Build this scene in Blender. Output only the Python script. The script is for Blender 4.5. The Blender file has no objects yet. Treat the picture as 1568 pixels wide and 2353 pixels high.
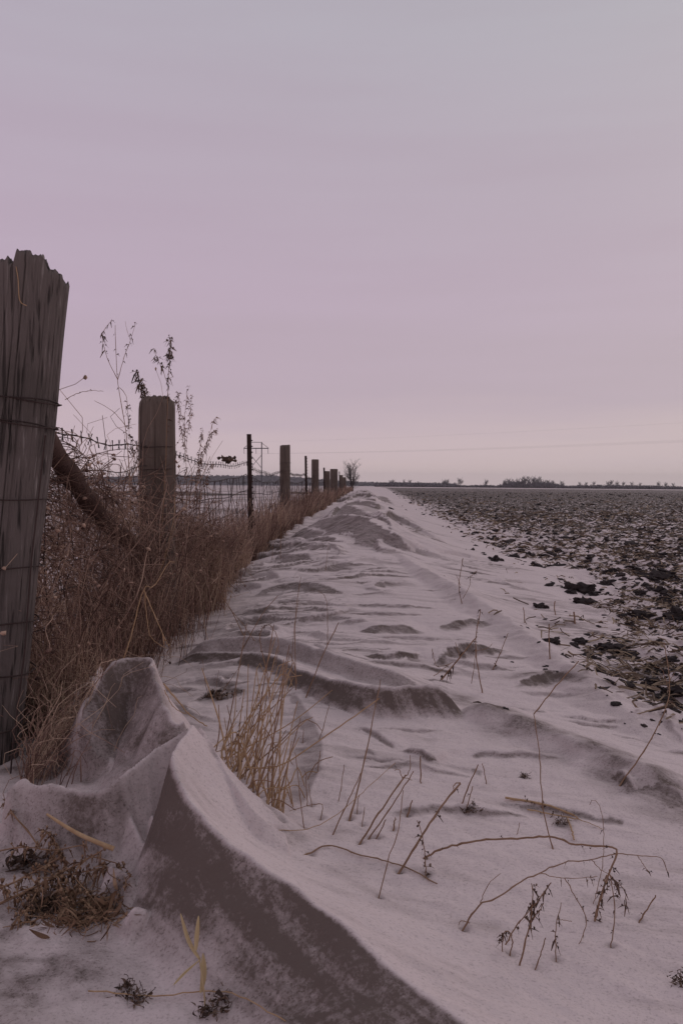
import bpy, math, random
import numpy as np
from mathutils import Matrix, Vector

R = math.radians
random.seed(7)
rng = np.random.default_rng(11)
sc = bpy.context.scene
col = sc.collection

# ------------------------------------------------------------------ camera
F, CX, CY = 1957.0, 784.0, 1176.0           # focal length and centre of a 1568 x 2352 frame
CAM_Z = 0.80
PITCH, ROLL = math.atan(61.0 / F), R(0.3)
cam_d = bpy.data.cameras.new('camera')
cam = bpy.data.objects.new('camera', cam_d)
col.objects.link(cam)
cam_d.sensor_fit = 'VERTICAL'
cam_d.sensor_height = 36.0
cam_d.lens = 36.0 * F / 2352.0
cam_d.clip_start, cam_d.clip_end = 0.05, 9000
MR = Matrix.Rotation(R(90) - PITCH, 3, 'X') @ Matrix.Rotation(ROLL, 3, 'Z')
cam.matrix_world = Matrix.Translation((0, 0, CAM_Z)) @ MR.to_4x4()
sc.camera = cam

# ------------------------------------------------------------------ sky, sun, exposure
SUN_EL, SUN_AZ = R(24), R(35)               # azimuth from +Y towards +X
w = bpy.data.worlds.new('World'); sc.world = w
w.use_nodes = True
nt = w.node_tree; nt.nodes.clear()
def N(t, kind, **kw):
    n = t.nodes.new(kind)
    for k, v in kw.items(): setattr(n, k, v)
    return n
out = N(nt, 'ShaderNodeOutputWorld'); bg = N(nt, 'ShaderNodeBackground')
sky = N(nt, 'ShaderNodeTexSky', sky_type='NISHITA')
sky.sun_disc = False; sky.sun_elevation = SUN_EL; sky.sun_rotation = SUN_AZ
sky.air_density = 1.0; sky.dust_density = 3.0
tc = N(nt, 'ShaderNodeTexCoord')
sep = N(nt, 'ShaderNodeSeparateXYZ'); nt.links.new(tc.outputs['Generated'], sep.inputs[0])
# soft horizontal banks of stratus
mp = N(nt, 'ShaderNodeMapping'); mp.inputs['Scale'].default_value = (1.3, 1.3, 13.0)
nt.links.new(tc.outputs['Generated'], mp.inputs[0])
nz = N(nt, 'ShaderNodeTexNoise'); nz.inputs['Scale'].default_value = 1.6; nz.inputs['Detail'].default_value = 4
nz.inputs['Roughness'].default_value = 0.5
nt.links.new(mp.outputs[0], nz.inputs['Vector'])
ma = N(nt, 'ShaderNodeMath', operation='MULTIPLY_ADD'); ma.inputs[1].default_value = 0.14; ma.inputs[2].default_value = -0.07
nt.links.new(nz.outputs['Fac'], ma.inputs[0])
ad = N(nt, 'ShaderNodeMath', operation='ADD'); nt.links.new(sep.outputs['Z'], ad.inputs[0]); nt.links.new(ma.outputs[0], ad.inputs[1])
cr = N(nt, 'ShaderNodeValToRGB'); nt.links.new(ad.outputs[0], cr.inputs[0])
def srgb(r, g, b):
    f = lambda c: ((c/255+0.055)/1.055)**2.4 if c > 10 else c/255/12.92
    return (f(r), f(g), f(b), 1)
el = cr.color_ramp.elements
SKY = [(0.0, (216,195,196)), (0.05, (206,187,192)), (0.11, (189,172,184)), (0.22, (188,171,186)), (0.36, (183,171,184)), (0.52, (178,174,184)), (0.8, (176,175,184))]
el[0].position, el[0].color = SKY[0][0], srgb(*SKY[0][1])
el[1].position, el[1].color = SKY[-1][0], srgb(*SKY[-1][1])
for p, c in SKY[1:-1]:
    e = el.new(p); e.color = srgb(*c)
# the west side of the cloud deck is pinker, the east side greyer
mx = N(nt, 'ShaderNodeMix', data_type='RGBA', blend_type='MULTIPLY')
az = N(nt, 'ShaderNodeMapRange'); az.inputs['From Min'].default_value = -0.4; az.inputs['From Max'].default_value = 0.4
nt.links.new(sep.outputs['X'], az.inputs['Value'])
cr2 = N(nt, 'ShaderNodeValToRGB'); nt.links.new(az.outputs[0], cr2.inputs[0])
cr2.color_ramp.elements[0].color = (1.0, 0.965, 1.0, 1); cr2.color_ramp.elements[1].color = (0.97, 0.99, 0.965, 1)
mx.inputs['Factor'].default_value = 1.0
nt.links.new(cr.outputs[0], mx.inputs['A']); nt.links.new(cr2.outputs[0], mx.inputs['B'])
gain = N(nt, 'ShaderNodeVectorMath', operation='SCALE'); bm0 = N(nt, 'ShaderNodeMath', operation='MULTIPLY_ADD'); bm0.inputs[1].default_value = 1.5; bm0.inputs[2].default_value = 9.3
nt.links.new(nz.outputs['Fac'], bm0.inputs[0]); nt.links.new(bm0.outputs[0], gain.inputs['Scale'])
nt.links.new(mx.outputs['Result'], gain.inputs[0])
mix = N(nt, 'ShaderNodeMix', data_type='RGBA'); mix.inputs['Factor'].default_value = 0.012
nt.links.new(gain.outputs[0], mix.inputs['A']); nt.links.new(sky.outputs[0], mix.inputs['B'])
nt.links.new(mix.outputs['Result'], bg.inputs['Color']); bg.inputs['Strength'].default_value = 0.1
nt.links.new(bg.outputs[0], out.inputs[0])

sl = bpy.data.lights.new('sun', 'SUN'); sl.energy = 0.5; sl.angle = R(25); sl.color = (1.0, 0.9, 0.86)
sun = bpy.data.objects.new('sun', sl); col.objects.link(sun)
sd = Vector((math.sin(SUN_AZ)*math.cos(SUN_EL), math.cos(SUN_AZ)*math.cos(SUN_EL), math.sin(SUN_EL)))
sun.rotation_euler = sd.to_track_quat('Z', 'Y').to_euler()
vs = sc.view_settings
vs.view_transform = 'Standard'; vs.look = 'None'; vs.exposure = 0.0; vs.gamma = 1.0

# ------------------------------------------------------------------ helpers: noise, rays
_perm = np.random.default_rng(3).permutation(512)
_perm = np.concatenate([_perm, _perm, _perm])
def perlin(x, y, seed=0):
    x = np.asarray(x, float) + seed*17.31; y = np.asarray(y, float) + seed*5.77
    xi = np.floor(x).astype(int); yi = np.floor(y).astype(int)
    xf = x - xi; yf = y - yi
    u = xf*xf*xf*(xf*(xf*6-15)+10); v = yf*yf*yf*(yf*(yf*6-15)+10)
    def g(ix, iy, dx, dy):
        h = _perm[(_perm[ix & 511] + iy) & 511] * (2*math.pi/512)
        return np.cos(h)*dx + np.sin(h)*dy
    a = g(xi, yi, xf, yf); b = g(xi+1, yi, xf-1, yf); c = g(xi, yi+1, xf, yf-1); d = g(xi+1, yi+1, xf-1, yf-1)
    return (a + u*(b-a) + v*((c + u*(d-c)) - (a + u*(b-a)))) * 1.5
def fbm(x, y, seed=0, o=3, gain=0.5):
    s, a = 0, 1.0
    for i in range(o):
        s = s + a*perlin(x*2**i, y*2**i, seed+i*3); a *= gain
    return s
def sstep(a, b, x):
    t = np.clip((np.asarray(x, float)-a)/(b-a), 0, 1); return t*t*(3-2*t)

def ray(px, py):
    d = MR @ Vector(((px-CX)/F, -(py-CY)/F, -1.0))
    return np.array(d / d.y)                # one metre forward
def at(px, py, Y):                          # the point a photograph pixel shows at distance Y
    d = ray(px, py); return np.array((d[0]*Y, Y, CAM_Z + d[2]*Y))

# ------------------------------------------------------------------ terrain
FX0, FS = -1.04, 0.0235                     # the fence line: x = FX0 + FS*y
def fence_x(y): return FX0 + FS*y
def edge_u(y): return np.interp(y, [0, 2.3, 2.9, 3.4, 4.2, 5, 6, 8, 10, 14, 18, 30, 46, 100, 300], [1.9, 1.5, 1.15, 1.08, 1.2, 1.38, 1.6, 1.85, 1.92, 1.72, 1.6, 1.9, 2.4, 3.5, 8])
def base(x, y):
    u = x - FS*y
    A = np.interp(y, [0, 2, 4, 7, 12, 20, 60, 150], [.04, .07, .12, .2, .27, .30, .32, .1])
    wl = 0.95; wr = np.interp(y, [0, 3, 6, 200], [.8, .85, 1.15, 1.2])
    b = A*np.exp(-((u-0.05)/np.where(u < 0.05, wl, wr))**2)
    far = -0.004*np.clip(x-10, 0, 400)*sstep(40, 150, y)
    roll = 0.03*fbm(x*0.5, y*0.3, 41, 2)*sstep(2.5, 6, y)
    return b + far + roll + 0.012*perlin(x*2.1, y*1.6, 8)
def P(px, py, rel=0.0):                     # where a pixel's ray meets the base surface raised by rel
    d = ray(px, py); z = 0.1 + rel; Y = 3.0
    for _ in range(40):
        Y = min((CAM_Z - z)/max(-d[2], 1e-4), 200.0)
        z = 0.5*z + 0.5*(float(base(d[0]*Y, Y)) + rel)
    return np.array((d[0]*Y, Y))
RIDGES, STAIN_SHADES = [], []
def ridge(px, rel, wf, wb, dirt_shade=0.8, jag=0.0, taper=0.2, rnd=0.0, d0=0.0, world=False, two=False, foot=1.0, rough=0.0, tb=None):
    if np.isscalar(rel): rel = [rel]*len(px)
    pts = np.array([P(a, b, r) for (a, b), r in zip(px, rel)]) if not world else np.array(px, float)
    # finer polyline
    seg = np.linalg.norm(np.diff(pts, axis=0), axis=1); s = np.concatenate([[0], np.cumsum(seg)]); L = s[-1]
    n = max(len(pts), min(40, int(len(pts)*3)))
    t = np.linspace(0, L, n)
    pp = np.stack([np.interp(t, s, pts[:, 0]), np.interp(t, s, pts[:, 1])], 1)
    for _ in range(2): pp[1:-1] = 0.25*pp[:-2] + 0.5*pp[1:-1] + 0.25*pp[2:]
    rr = np.interp(t, s, rel)
    RIDGES.append(dict(p=pp, s=t/L, rel=rr, wf=np.interp(t, s, wf if not np.isscalar(wf) else [wf]*len(px)), wb=wb, dirt_shade=np.interp(t, s, dirt_shade if not np.isscalar(dirt_shade) else [dirt_shade]*len(px)), jag=jag, taper=taper, tb=taper if tb is None else tb, rnd=rnd, d0=d0, two=two, foot=foot, rough=rough,
                       box=(pp[:, 0].min()-max(np.max(wf), wb), pp[:, 0].max()+max(np.max(wf), wb), pp[:, 1].min()-max(np.max(wf), wb), pp[:, 1].max()+max(np.max(wf), wb))))
def polydist(p, x, y):
    best = np.full(x.shape, 1e9); side = np.zeros(x.shape); sp = np.zeros(x.shape)
    for i in range(len(p)-1):
        a, b = p[i], p[i+1]; d = b-a; L2 = max(d@d, 1e-12)
        t = np.clip(((x-a[0])*d[0] + (y-a[1])*d[1])/L2, 0, 1)
        ex = x-(a[0]+t*d[0]); ey = y-(a[1]+t*d[1]); dist = ex*ex+ey*ey
        m = dist < best
        best = np.where(m, dist, best); side = np.where(m, d[0]*ey-d[1]*ex, side); sp = np.where(m, i+t, sp)
    return np.sqrt(best), side, sp

# the big foreground drift: crest from its peak down to the lower right, steep dirty face to the left
ridge([(452,1652),(385,1742),(425,1830),(520,1930),(640,2010),(760,2100),(870,2200),(965,2278),(1080,2352),(1250,2480),(1500,2600)],
      [.235,.225,.19,.16,.135,.115,.10,.09,.085,.075,.06], [.08,.085,.11,.15,.17,.20,.22,.25,.27,.28,.28], .34, dirt_shade=1.0, taper=0.03, rnd=.004, rough=.003)
ridge([(665,1925),(600,1885),(560,1835),(520,1775),(485,1705),(455,1655)], [.045,.085,.115,.145,.195,.235], .055, .22, dirt_shade=.3, taper=0.03, rnd=.004, rough=.004)
# the curved edge of the hollow round the grass
ridge([(650,1555),(700,1618),(742,1690),(745,1750),(720,1805),(690,1845)], .022, .09, .3, dirt_shade=.4, taper=0.15, rnd=.001)
# its ragged rim running left to the post
ridge([(0,1845),(22,1812),(52,1782),(75,1800),(110,1795),(160,1815),(230,1815),(275,1790),(305,1757),(370,1712),(425,1682),(455,1655)],
      [.10,.125,.145,.13,.14,.125,.13,.15,.17,.19,.21,.23], [.09,.09,.09,.08,.08,.085,.085,.09,.10,.10,.11,.12], .075, dirt_shade=[.1,.1,.15,.5,.35,.75,.8,.5,.12,.12,.12,.12], taper=0.04, rnd=.003, rough=.010)  # the per-point values also paint the shade of the hollow under the lip
# buttresses on the face
ridge([(285,1800),(290,1850),(302,1885),(332,1940),(362,2010)], [.11,.085,.075,.05,.022], .045, .05, dirt_shade=.3, taper=0.35, tb=.3, rnd=.006)
ridge([(338,1838),(352,1880),(375,1935),(392,1980)], [.09,.08,.06,.03], .035, .04, dirt_shade=.3, taper=0.4, rnd=.005)
ridge([(100,1800),(84,1825),(92,1860),(125,1895),(165,1912)], [.12,.105,.075,.045,.025], .035, .05, dirt_shade=.35, taper=0.12, rnd=.003)
ridge([(30,1850),(20,1890),(40,1930)], [.07,.05,.03], .05, .05, dirt_shade=.3, taper=.3, rnd=.004)
ridge([(292,1850),(270,1890),(230,1925),(200,1935)], [.07,.065,.05,.03], .04, .05, dirt_shade=.4, taper=0.2, rnd=.004)
ridge([(210,2010),(250,1985),(300,2010),(330,2060)], [.03,.045,.045,.03], .05, .06, dirt_shade=.35, taper=.3, rnd=.006, rough=.012)
ridge([(260,2110),(300,2085),(350,2110)], [.03,.04,.03], .05, .06, dirt_shade=.3, taper=.3, rnd=.006, rough=.012)
# the snow stump behind it
ridge([(165,1700),(190,1640),(215,1580),(252,1522),(300,1508),(348,1506),(362,1560),(380,1625),(398,1668),(440,1640)],
      [.10,.16,.21,.26,.265,.265,.235,.20,.17,.185], .19, .18, dirt_shade=[.5, .8, 1, 1, 1, 1, .8, .6, .95, .6], taper=0.04, rnd=.004, rough=.018)
ridge([(212,1575),(225,1535),(240,1522)], [.17,.2,.2], .05, .06, dirt_shade=.1, taper=0.2, rnd=.004)
ridge([(140,1640),(200,1560),(235,1530)], [.08,.12,.14], .06, .07, dirt_shade=.1, taper=0.2, rnd=.004, rough=.03)
ridge([(140,1745),(190,1735),(250,1730),(300,1765)], [.03,.04,.05,.04], .08, .08, dirt_shade=.1, rnd=.01, rough=.03)
# long ledges in the middle distance
ridge([(395,1492),(440,1474),(560,1461),(660,1465),(740,1494),(830,1522),(930,1548),(1010,1575)], [.05,.07,.085,.085,.075,.06,.05,.03], .10, .35, dirt_shade=.55, taper=0.12, rnd=.006, rough=.008)
ridge([(400,1503),(480,1498),(620,1499),(680,1532),(760,1560),(870,1580),(920,1578),(990,1566),(1035,1590),(1085,1612)],
      [.03,.045,.055,.065,.075,.085,.085,.085,.07,.04], .085, .30, dirt_shade=1.0, taper=0.08, jag=.0025, rough=.008)
ridge([(1060,1590),(1160,1635),(1290,1680),(1430,1735),(1600,1800)], [.05,.05,.045,.05,.05], .08, .4, dirt_shade=.25, taper=0.15, rnd=.02, rough=.02)
ridge([(690,1500),(720,1470),(760,1492),(815,1510)], [.05,.075,.07,.06], .05, .04, dirt_shade=.5, taper=0.1)
ridge([(770,1505),(800,1520),(822,1524)], .05, .04, .04, dirt_shade=.5, taper=0.1)
for pts, rel, wf, wb, dd, jg in [
    ([(818,1487),(870,1498),(910,1500),(960,1492),(1000,1505)], .035, .07, .3, .9, .012),
    ([(985,1508),(1020,1488),(1070,1474),(1120,1474),(1180,1474)], .05, .09, .35, .95, .012),
    ([(806,1440),(850,1436),(920,1433),(985,1438)], .035, .12, .5, .85, .008),
    ([(995,1436),(1040,1424),(1090,1420),(1150,1420)], .03, .10, .5, .85, .004),
    ([(560,1362),(610,1343),(690,1335),(760,1340),(815,1350)], .06, .22, .8, .75, .004),
    ([(1160,1556),(1220,1543),(1290,1533),(1330,1545),(1370,1568)], .045, .09, .25, 1.0, .004),
    ([(1240,1510),(1290,1500),(1340,1530),(1370,1565)], .05, .07, .25, .9, .004),
    ([(908,1705),(950,1715),(1000,1733),(1045,1742)], .03, .035, .25, .9, .005),
    ([(800,1652),(850,1672),(882,1688),(905,1712)], .022, .03, .18, .7, .003),
    ([(825,1722),(852,1720),(872,1740)], .02, .035, .15, .6, .002),
    ([(645,1395),(720,1408),(780,1415)], .02, .08, .3, .5, .002),
    ([(730,1412),(790,1416),(850,1420)], .02, .08, .3, .6, .003),
    ([(905,1518),(930,1515),(955,1516)], .015, .03, .1, .9, .002),
    ([(980,1310),(995,1325),(1025,1340)], .04, .12, .3, .9, 0),
    ([(1380,1768),(1405,1762),(1432,1772),(1480,1800)], .035, .06, .2, .9, .004),
    ([(600,1440),(660,1425),(720,1430)], .02, .1, .4, .35, .004),
    ([(520,1400),(580,1385),(640,1390)], .04, .15, .5, .4, .004),
    ([(1440,1770),(1520,1800),(1600,1840)], .03, .12, .3, .8, .006),
    ([(1490,1255+340),(1530,1640),(1590,1700)], .04, .1, .3, .4, .0)]:
    ridge(pts, rel*.85, wf*.95, wb, dirt_shade=dd, jag=jg, taper=0.42, rough=.02)
_r = np.random.default_rng(77)
for _ in range(70):
    y_ = math.exp(_r.uniform(math.log(1.75), math.log(10))); u_ = _r.uniform(-.85, 1.15 if y_ > 2.4 else .6); a_ = _r.normal(-.12, .16); L_ = _r.uniform(.10, .34)*(.55+y_/6); k_ = .55+y_/7
    tt_ = np.linspace(-1, 1, 7); cv_ = _r.normal(0, .10)
    pts = np.stack([u_+FS*y_+L_*tt_*math.cos(a_), y_+L_*tt_*math.sin(a_)+cv_*L_*tt_**2+.04*L_*_r.normal(size=7)], 1)
    ridge(pts, list(_r.uniform(.008, .022)*k_*np.array([.6, .9, 1, 1.1, 1, .8, .5])), _r.uniform(.025, .05)*k_, _r.uniform(.12, .3)*k_, dirt_shade=_r.uniform(.3, .85), taper=.4, jag=.004*_r.uniform(0, 1.5), world=True, rough=.015)
# right-hand crest of the drift along the field
ridge([(890,1255),(940,1285),(1000,1318),(1060,1348),(1150,1408),(1210,1450),(1270,1495),(1340,1545),(1430,1605),(1510,1655),(1620,1720)],
      [.03,.05,.06,.06,.05,.05,.055,.06,.06,.06,.05], .14, .35, dirt_shade=.16, taper=0.15, rnd=.03, rough=.02)
# the large far mound and its neighbours
ridge([(700,1208),(740,1192),(790,1180),(830,1183),(860,1195),(890,1222),(915,1248)], [.12,.19,.24,.24,.21,.16,.08], .62, 1.6, dirt_shade=.75, taper=0.1, rough=.06)
ridge([(840,1186),(880,1182),(900,1200),(895,1225),(960,1262)], [.19,.22,.2,.15,.06], .28, .8, dirt_shade=.8, taper=0.1, rough=.05)
for pts, rel, wf, wb, dd in [
    ([(590,1290),(640,1270),(700,1268),(760,1275)], .08, .6, 1.2, .75), ([(600,1262),(660,1245),(720,1243),(800,1255)], .08, .45, 1.2, .8),
    ([(640,1238),(690,1228),(760,1232),(830,1243)], .09, .5, 1.2, .8), ([(655,1222),(690,1208),(720,1215),(790,1218)], .10, .6, 1.4, .7),
    ([(760,1168),(800,1150),(850,1150),(900,1172)], .14, 1.6, 3, .8), ([(735,1172),(780,1160),(830,1168),(890,1186)], .12, .9, 2, .75),
    ([(790,1142),(840,1134),(880,1140),(910,1152)], .14, 2.5, 5, .7), ([(520,1300),(580,1292),(640,1300)], .06, .35, .8, .4),
    ([(540,1325),(600,1310),(680,1318)], .05, .3, .8, .4), ([(500,1350),(560,1335),(620,1338)], .05, .25, .6, .4)]:
    ridge(pts, rel*1.3, wf*.62, wb, dirt_shade=dd, taper=0.42, rough=.07)
def H(x, y):
    x = np.asarray(x, float); y = np.asarray(y, float)
    u = x - FS*y
    b = base(x, y)
    con = np.zeros(x.shape); dirt_shade = np.zeros(x.shape)
    # wind-cut ridges of the drift, coarse far away and fine nearby
    for (ya, yb, yc, yd, ul, ur, fx, fy, skew, amp, eps, sd, dk, lean_) in (
            (5.5, 9, 60, 120, -1.0, .5, .75, .62, .45, .12, .05, 21, .95, .5), (2.9, 3.8, 12, 17, -1.0, .9, 1.0, 1.35, .22, .040, .025, 121, .8, .45),
            (1.35, 1.9, 4.5, 6, -.6, 1.3, 1.5, 2.3, .12, .016, .012, 221, .55, .55), (2.3, 3.0, 14, 20, -1.0, -.25, 1.3, 2.0, .16, .045, .02, 321, .8, .35)):
        pm = sstep(ya, yb, y)*(1-sstep(yc, yd, y))*sstep(ul-.4, ul, u)*(1-sstep(ur-.2, ur+.7, u))
        m = pm > 0
        if not m.any(): continue
        xx, yy, uu, pmm = x[m], y[m], u[m], pm[m]
        if sd != 21: pmm = pmm*sstep(-.25, .25, perlin(uu*.9, yy*.45, sd+2))
        sc_ = np.clip(yy/14, .7, 2.2) if sd == 21 else 1.0
        wp = .8*perlin(uu*1.1*fx/.75, yy*.3*fy/.62, sd-15)
        def rd(yq):
            n = perlin(uu*fx+wp, (yq*fy/sc_ + uu*lean_), sd)
            n2 = perlin(uu*fx*1.9, yq*fy*1.8/sc_ - uu*.4, sd+4)
            return np.clip(1-2.1*np.abs(n), 0, 1)**1.6*.75 + .3*np.clip(1-2.4*np.abs(n2), 0, 1)**1.5
        r0 = rd(yy); r1 = rd(yy+skew*r0*sc_); r1 = rd(yy+skew*r1*sc_); r2 = rd(yy+eps+skew*r1*sc_)
        con[m] += amp*(1.25 if sd == 21 else 1)*r1*pmm*(np.clip(yy/10, .6, 1.5) if sd == 21 else 1)
        dirt_shade[m] = np.maximum(dirt_shade[m], dk*sstep(.3, .75, (r2-r1)/eps*(.62/fy))*pmm)
    for q in RIDGES:
        x0, x1, y0, y1 = q['box']
        m = (x >= x0) & (x <= x1) & (y >= y0) & (y <= y1)
        if not m.any(): continue
        xx, yy = x[m], y[m]
        if q['rough']:
            k = q['rough']; fr = .35/max(k, .01)
            fr = min(fr, 14)
            xx = xx + k*perlin(xx*fr, yy*fr, 31); yy = yy + k*perlin(xx*fr, yy*fr, 33)
        d, side, sp = polydist(q['p'], xx, yy)
        s = np.interp(sp, np.arange(len(q['s'])), q['s']); rel = np.interp(sp, np.arange(len(q['s'])), q['rel'])
        rel = rel*sstep(0, q['taper'], s)*sstep(0, q['tb'], 1-s)
        front = side < 0
        if q['jag']:
            j = q['jag']*(perlin(xx*28, yy*9, 51)+.8*perlin(xx*70, yy*20, 52))
            dd = np.where(front, d, -d) + j; front = dd > 0; d = np.abs(dd)
        de = np.sqrt(d*d+q['rnd']**2)-q['rnd'] if q['rnd'] else d
        wfv = np.interp(sp, np.arange(len(q['s'])), q['wf']); tf = np.clip(de/wfv, 0, 1); tb = np.clip(de/q['wb'], 0, 1)
        prof = np.where(front, (1-tf)**1.55, (1-tb)**2)
        c = rel*prof
        if q['rel'].max() > .2 : c = c + front*np.minimum(1, tf*6)*(1-tf)*(.006*perlin((xx*.81+yy*.59)*22, (xx*.59-yy*.81)*5, 63) + .0025*perlin((xx*.81+yy*.59)*70, (xx*.59-yy*.81)*14, 64))
        old = con[m]
        new = np.maximum(old, c)
        con[m] = new
        own = c >= old-.002
        en = .14*perlin(xx*9, yy*9, 57)+.16*perlin((xx*.81+yy*.59)*60, (xx*.59-yy*.81)*9, 58)
        dm = np.interp(sp, np.arange(len(q['s'])), q['dirt_shade'])*sstep(.0, .008, d)*(1-sstep(.34, 1.0, tf+en)*.82)*(1-sstep(.88, 1, tf))*front*np.clip(rel/max(q['rel'].max(), 1e-6)*3.5, 0, 1)
        dold = dirt_shade[m]
        dirt_shade[m] = np.where(own & (rel > .002), np.maximum(dold*np.where(prof > .3, .35, 1), dm), dold)
    for pts, wd, amt, soft in STAIN_SHADES:
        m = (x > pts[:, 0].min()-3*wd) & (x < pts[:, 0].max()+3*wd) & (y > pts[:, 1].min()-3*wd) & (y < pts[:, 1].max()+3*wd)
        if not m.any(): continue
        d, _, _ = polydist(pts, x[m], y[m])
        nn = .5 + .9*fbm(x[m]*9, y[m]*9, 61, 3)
        dirt_shade[m] = np.maximum(dirt_shade[m], amt*np.exp(-(d/wd)**2)*np.clip(.55+.9*(nn-.3), .15, 1.2))
    h = b + con
    # small wind texture
    near = 1-sstep(6, 14, y)
    h = h + near*(.004*perlin(x*9+y*3, y*14, 71) + .0025*perlin(x*22, y*26+x*8, 72) + .0012*perlin(x*60, y*60, 73))
    # ploughed field
    e = edge_u(y)
    fm = sstep(-.35, .35, u-e+.35*perlin(x*1.3, y*.7, 81)+.12*perlin(x*5, y*3, 82))
    cl = np.clip(fbm(x*4.0, y*4.0, 85, 3), -1, 1)
    h = h + fm*(-.02 + (.045*cl + .03*perlin(x*1.7, y*.8, 86))*(1-.7*sstep(40, 120, y)))
    return h, np.clip(dirt_shade, 0, 1), fm
def Hz(x, y): return float(H(np.array([x]), np.array([y]))[0][0])
_Ys = np.geomspace(.9, 150, 900)
def hit(px, py):                            # first point of the ground along a pixel's ray
    d = ray(px, py)
    hs = H(d[0]*_Ys, _Ys)[0]; zs = CAM_Z + d[2]*_Ys
    i = np.argmax(zs < hs)
    if i == 0: return np.array((d[0]*_Ys[-1], _Ys[-1], hs[-1]))
    a = (zs[i-1]-hs[i-1])/((zs[i-1]-hs[i-1])-(zs[i]-hs[i])+1e-9)
    Y = _Ys[i-1]+a*(_Ys[i]-_Ys[i-1])
    return np.array((d[0]*Y, Y, CAM_Z+d[2]*Y))

def stain_shade(px, wd, amt, soft=1.0):
    p = np.array([hit(a, b)[:2] for a, b in px]); STAIN_SHADES.append((p, wd, amt, soft))
stain_shade([(1060,1605),(1200,1655),(1350,1705),(1480,1765),(1620,1850)], .07, .8)
stain_shade([(1180,1552),(1260,1548),(1340,1560)], .04, .9)
stain_shade([(1400,1780),(1460,1790),(1560,1830)], .05, .8)
stain_shade([(-60,2000),(120,2050),(180,2200),(40,2320)], .13, .55)
stain_shade([(310,1990),(340,2080),(400,2150)], .05, .45)
stain_shade([(230,1900),(270,1960)], .04, .5)
stain_shade([(1180,1665),(1320,1720),(1500,1830),(1640,1900)], .09, .45)
stain_shade([(470,2120),(560,2200),(680,2310),(760,2400)], .05, .5)
stain_shade([(430,2060),(480,2110)], .04, .5)
stain_shade([(60,2250),(110,2215),(170,2250),(120,2280)], .06, 1.0)
stain_shade([(-40,2230),(20,2150),(60,2180)], .06, .8)
stain_shade([(380,2040),(420,2080),(520,2160),(560,2230)], .06, .55)
stain_shade([(-20,2120),(40,2180),(30,2240)], .05, .55)
stain_shade([(10,1960),(110,1975),(200,2010),(260,2060)], .07, .8)
stain_shade([(60,2080),(150,2110),(260,2140)], .04, .55)
stain_shade([(150,1700),(230,1690),(290,1720)], .06, .6)  # shade of the hollow between rim and stump, painted into the snow colour
stain_shade([(265,1545),(300,1540),(330,1600),(320,1680),(360,1690)], .06, .95)
stain_shade([(230,1640),(270,1690)], .04, .8)
stain_shade([(30,1750),(60,1740),(130,1735)], .10, 1.0)  # grass debris and shade behind the rim, both painted into the snow colour
stain_shade([(60,1768),(120,1778),(200,1785),(270,1755),(330,1712)], .04, .6)  # shade painted just behind the rim so its lip stands out
stain_shade([(120,1690),(100,1600)], .15, .8)  # painted shade in the hollow between post and stump
stain_shade([(115,1840),(160,1870),(230,1875),(265,1850)], .03, .75)  # shade of the hollow under the lip, painted as a dark patch
stain_shade([(470,1590),(510,1600)], .06, .6)
stain_shade([(420,1540),(520,1545),(600,1560)], .05, .3)
stain_shade([(620,1900),(680,1925)], .03, .4)
stain_shade([(760,2000),(900,2080),(1050,2120),(1130,2130)], .02, .25)
stain_shade([(1285,1890),(1295,1895)], .02, .7)
stain_shade([(460,1280),(440,1450)], .2, .5)

# ------------------------------------------------------------------ materials
def mat(name):
    m = bpy.data.materials.new(name); m.use_nodes = True
    t = m.node_tree; b = t.nodes['Principled BSDF']
    b.inputs['Specular IOR Level'].default_value = .06
    return m, t, b
def ramp(t, fac, stops):
    r = N(t, 'ShaderNodeValToRGB'); t.links.new(fac, r.inputs[0])
    e = r.color_ramp.elements
    e[0].position, e[0].color = stops[0][0], (*stops[0][1], 1); e[1].position, e[1].color = stops[-1][0], (*stops[-1][1], 1)
    for p, c in stops[1:-1]:
        k = e.new(p); k.color = (*c, 1)
    return r.outputs[0]
def noise(t, vec, scale, detail=3, rough=.55, mapping=None):
    if mapping is not None:
        mp = N(t, 'ShaderNodeMapping'); mp.inputs['Scale'].default_value = mapping[0]
        if len(mapping) > 1: mp.inputs['Rotation'].default_value = mapping[1]
        t.links.new(vec, mp.inputs[0]); vec = mp.outputs[0]
    n = N(t, 'ShaderNodeTexNoise'); n.inputs['Scale'].default_value = scale; n.inputs['Detail'].default_value = detail
    n.inputs['Roughness'].default_value = rough
    t.links.new(vec, n.inputs['Vector']); return n.outputs['Fac']
def mth(t, op, a, b=None, clamp=False):
    n = N(t, 'ShaderNodeMath', operation=op); n.use_clamp = clamp
    for i, v in enumerate((a, b)):
        if v is None: continue
        if isinstance(v, (int, float)): n.inputs[i].default_value = v
        else: t.links.new(v, n.inputs[i])
    return n.outputs[0]
def mixc(t, f, a, b, mode='MIX'):
    n = N(t, 'ShaderNodeMix', data_type='RGBA', blend_type=mode)
    for k, v in (('Factor', f), ('A', a), ('B', b)):
        if isinstance(v, (int, float)): n.inputs[k].default_value = v
        elif isinstance(v, tuple): n.inputs[k].default_value = (*v, 1)
        else: t.links.new(v, n.inputs[k])
    return n.outputs['Result']
def bump(t, b, h, strength, dist):
    n = N(t, 'ShaderNodeBump'); n.inputs['Strength'].default_value = strength; n.inputs['Distance'].default_value = dist
    t.links.new(h, n.inputs['Height']); t.links.new(n.outputs[0], b.inputs['Normal'])
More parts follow.
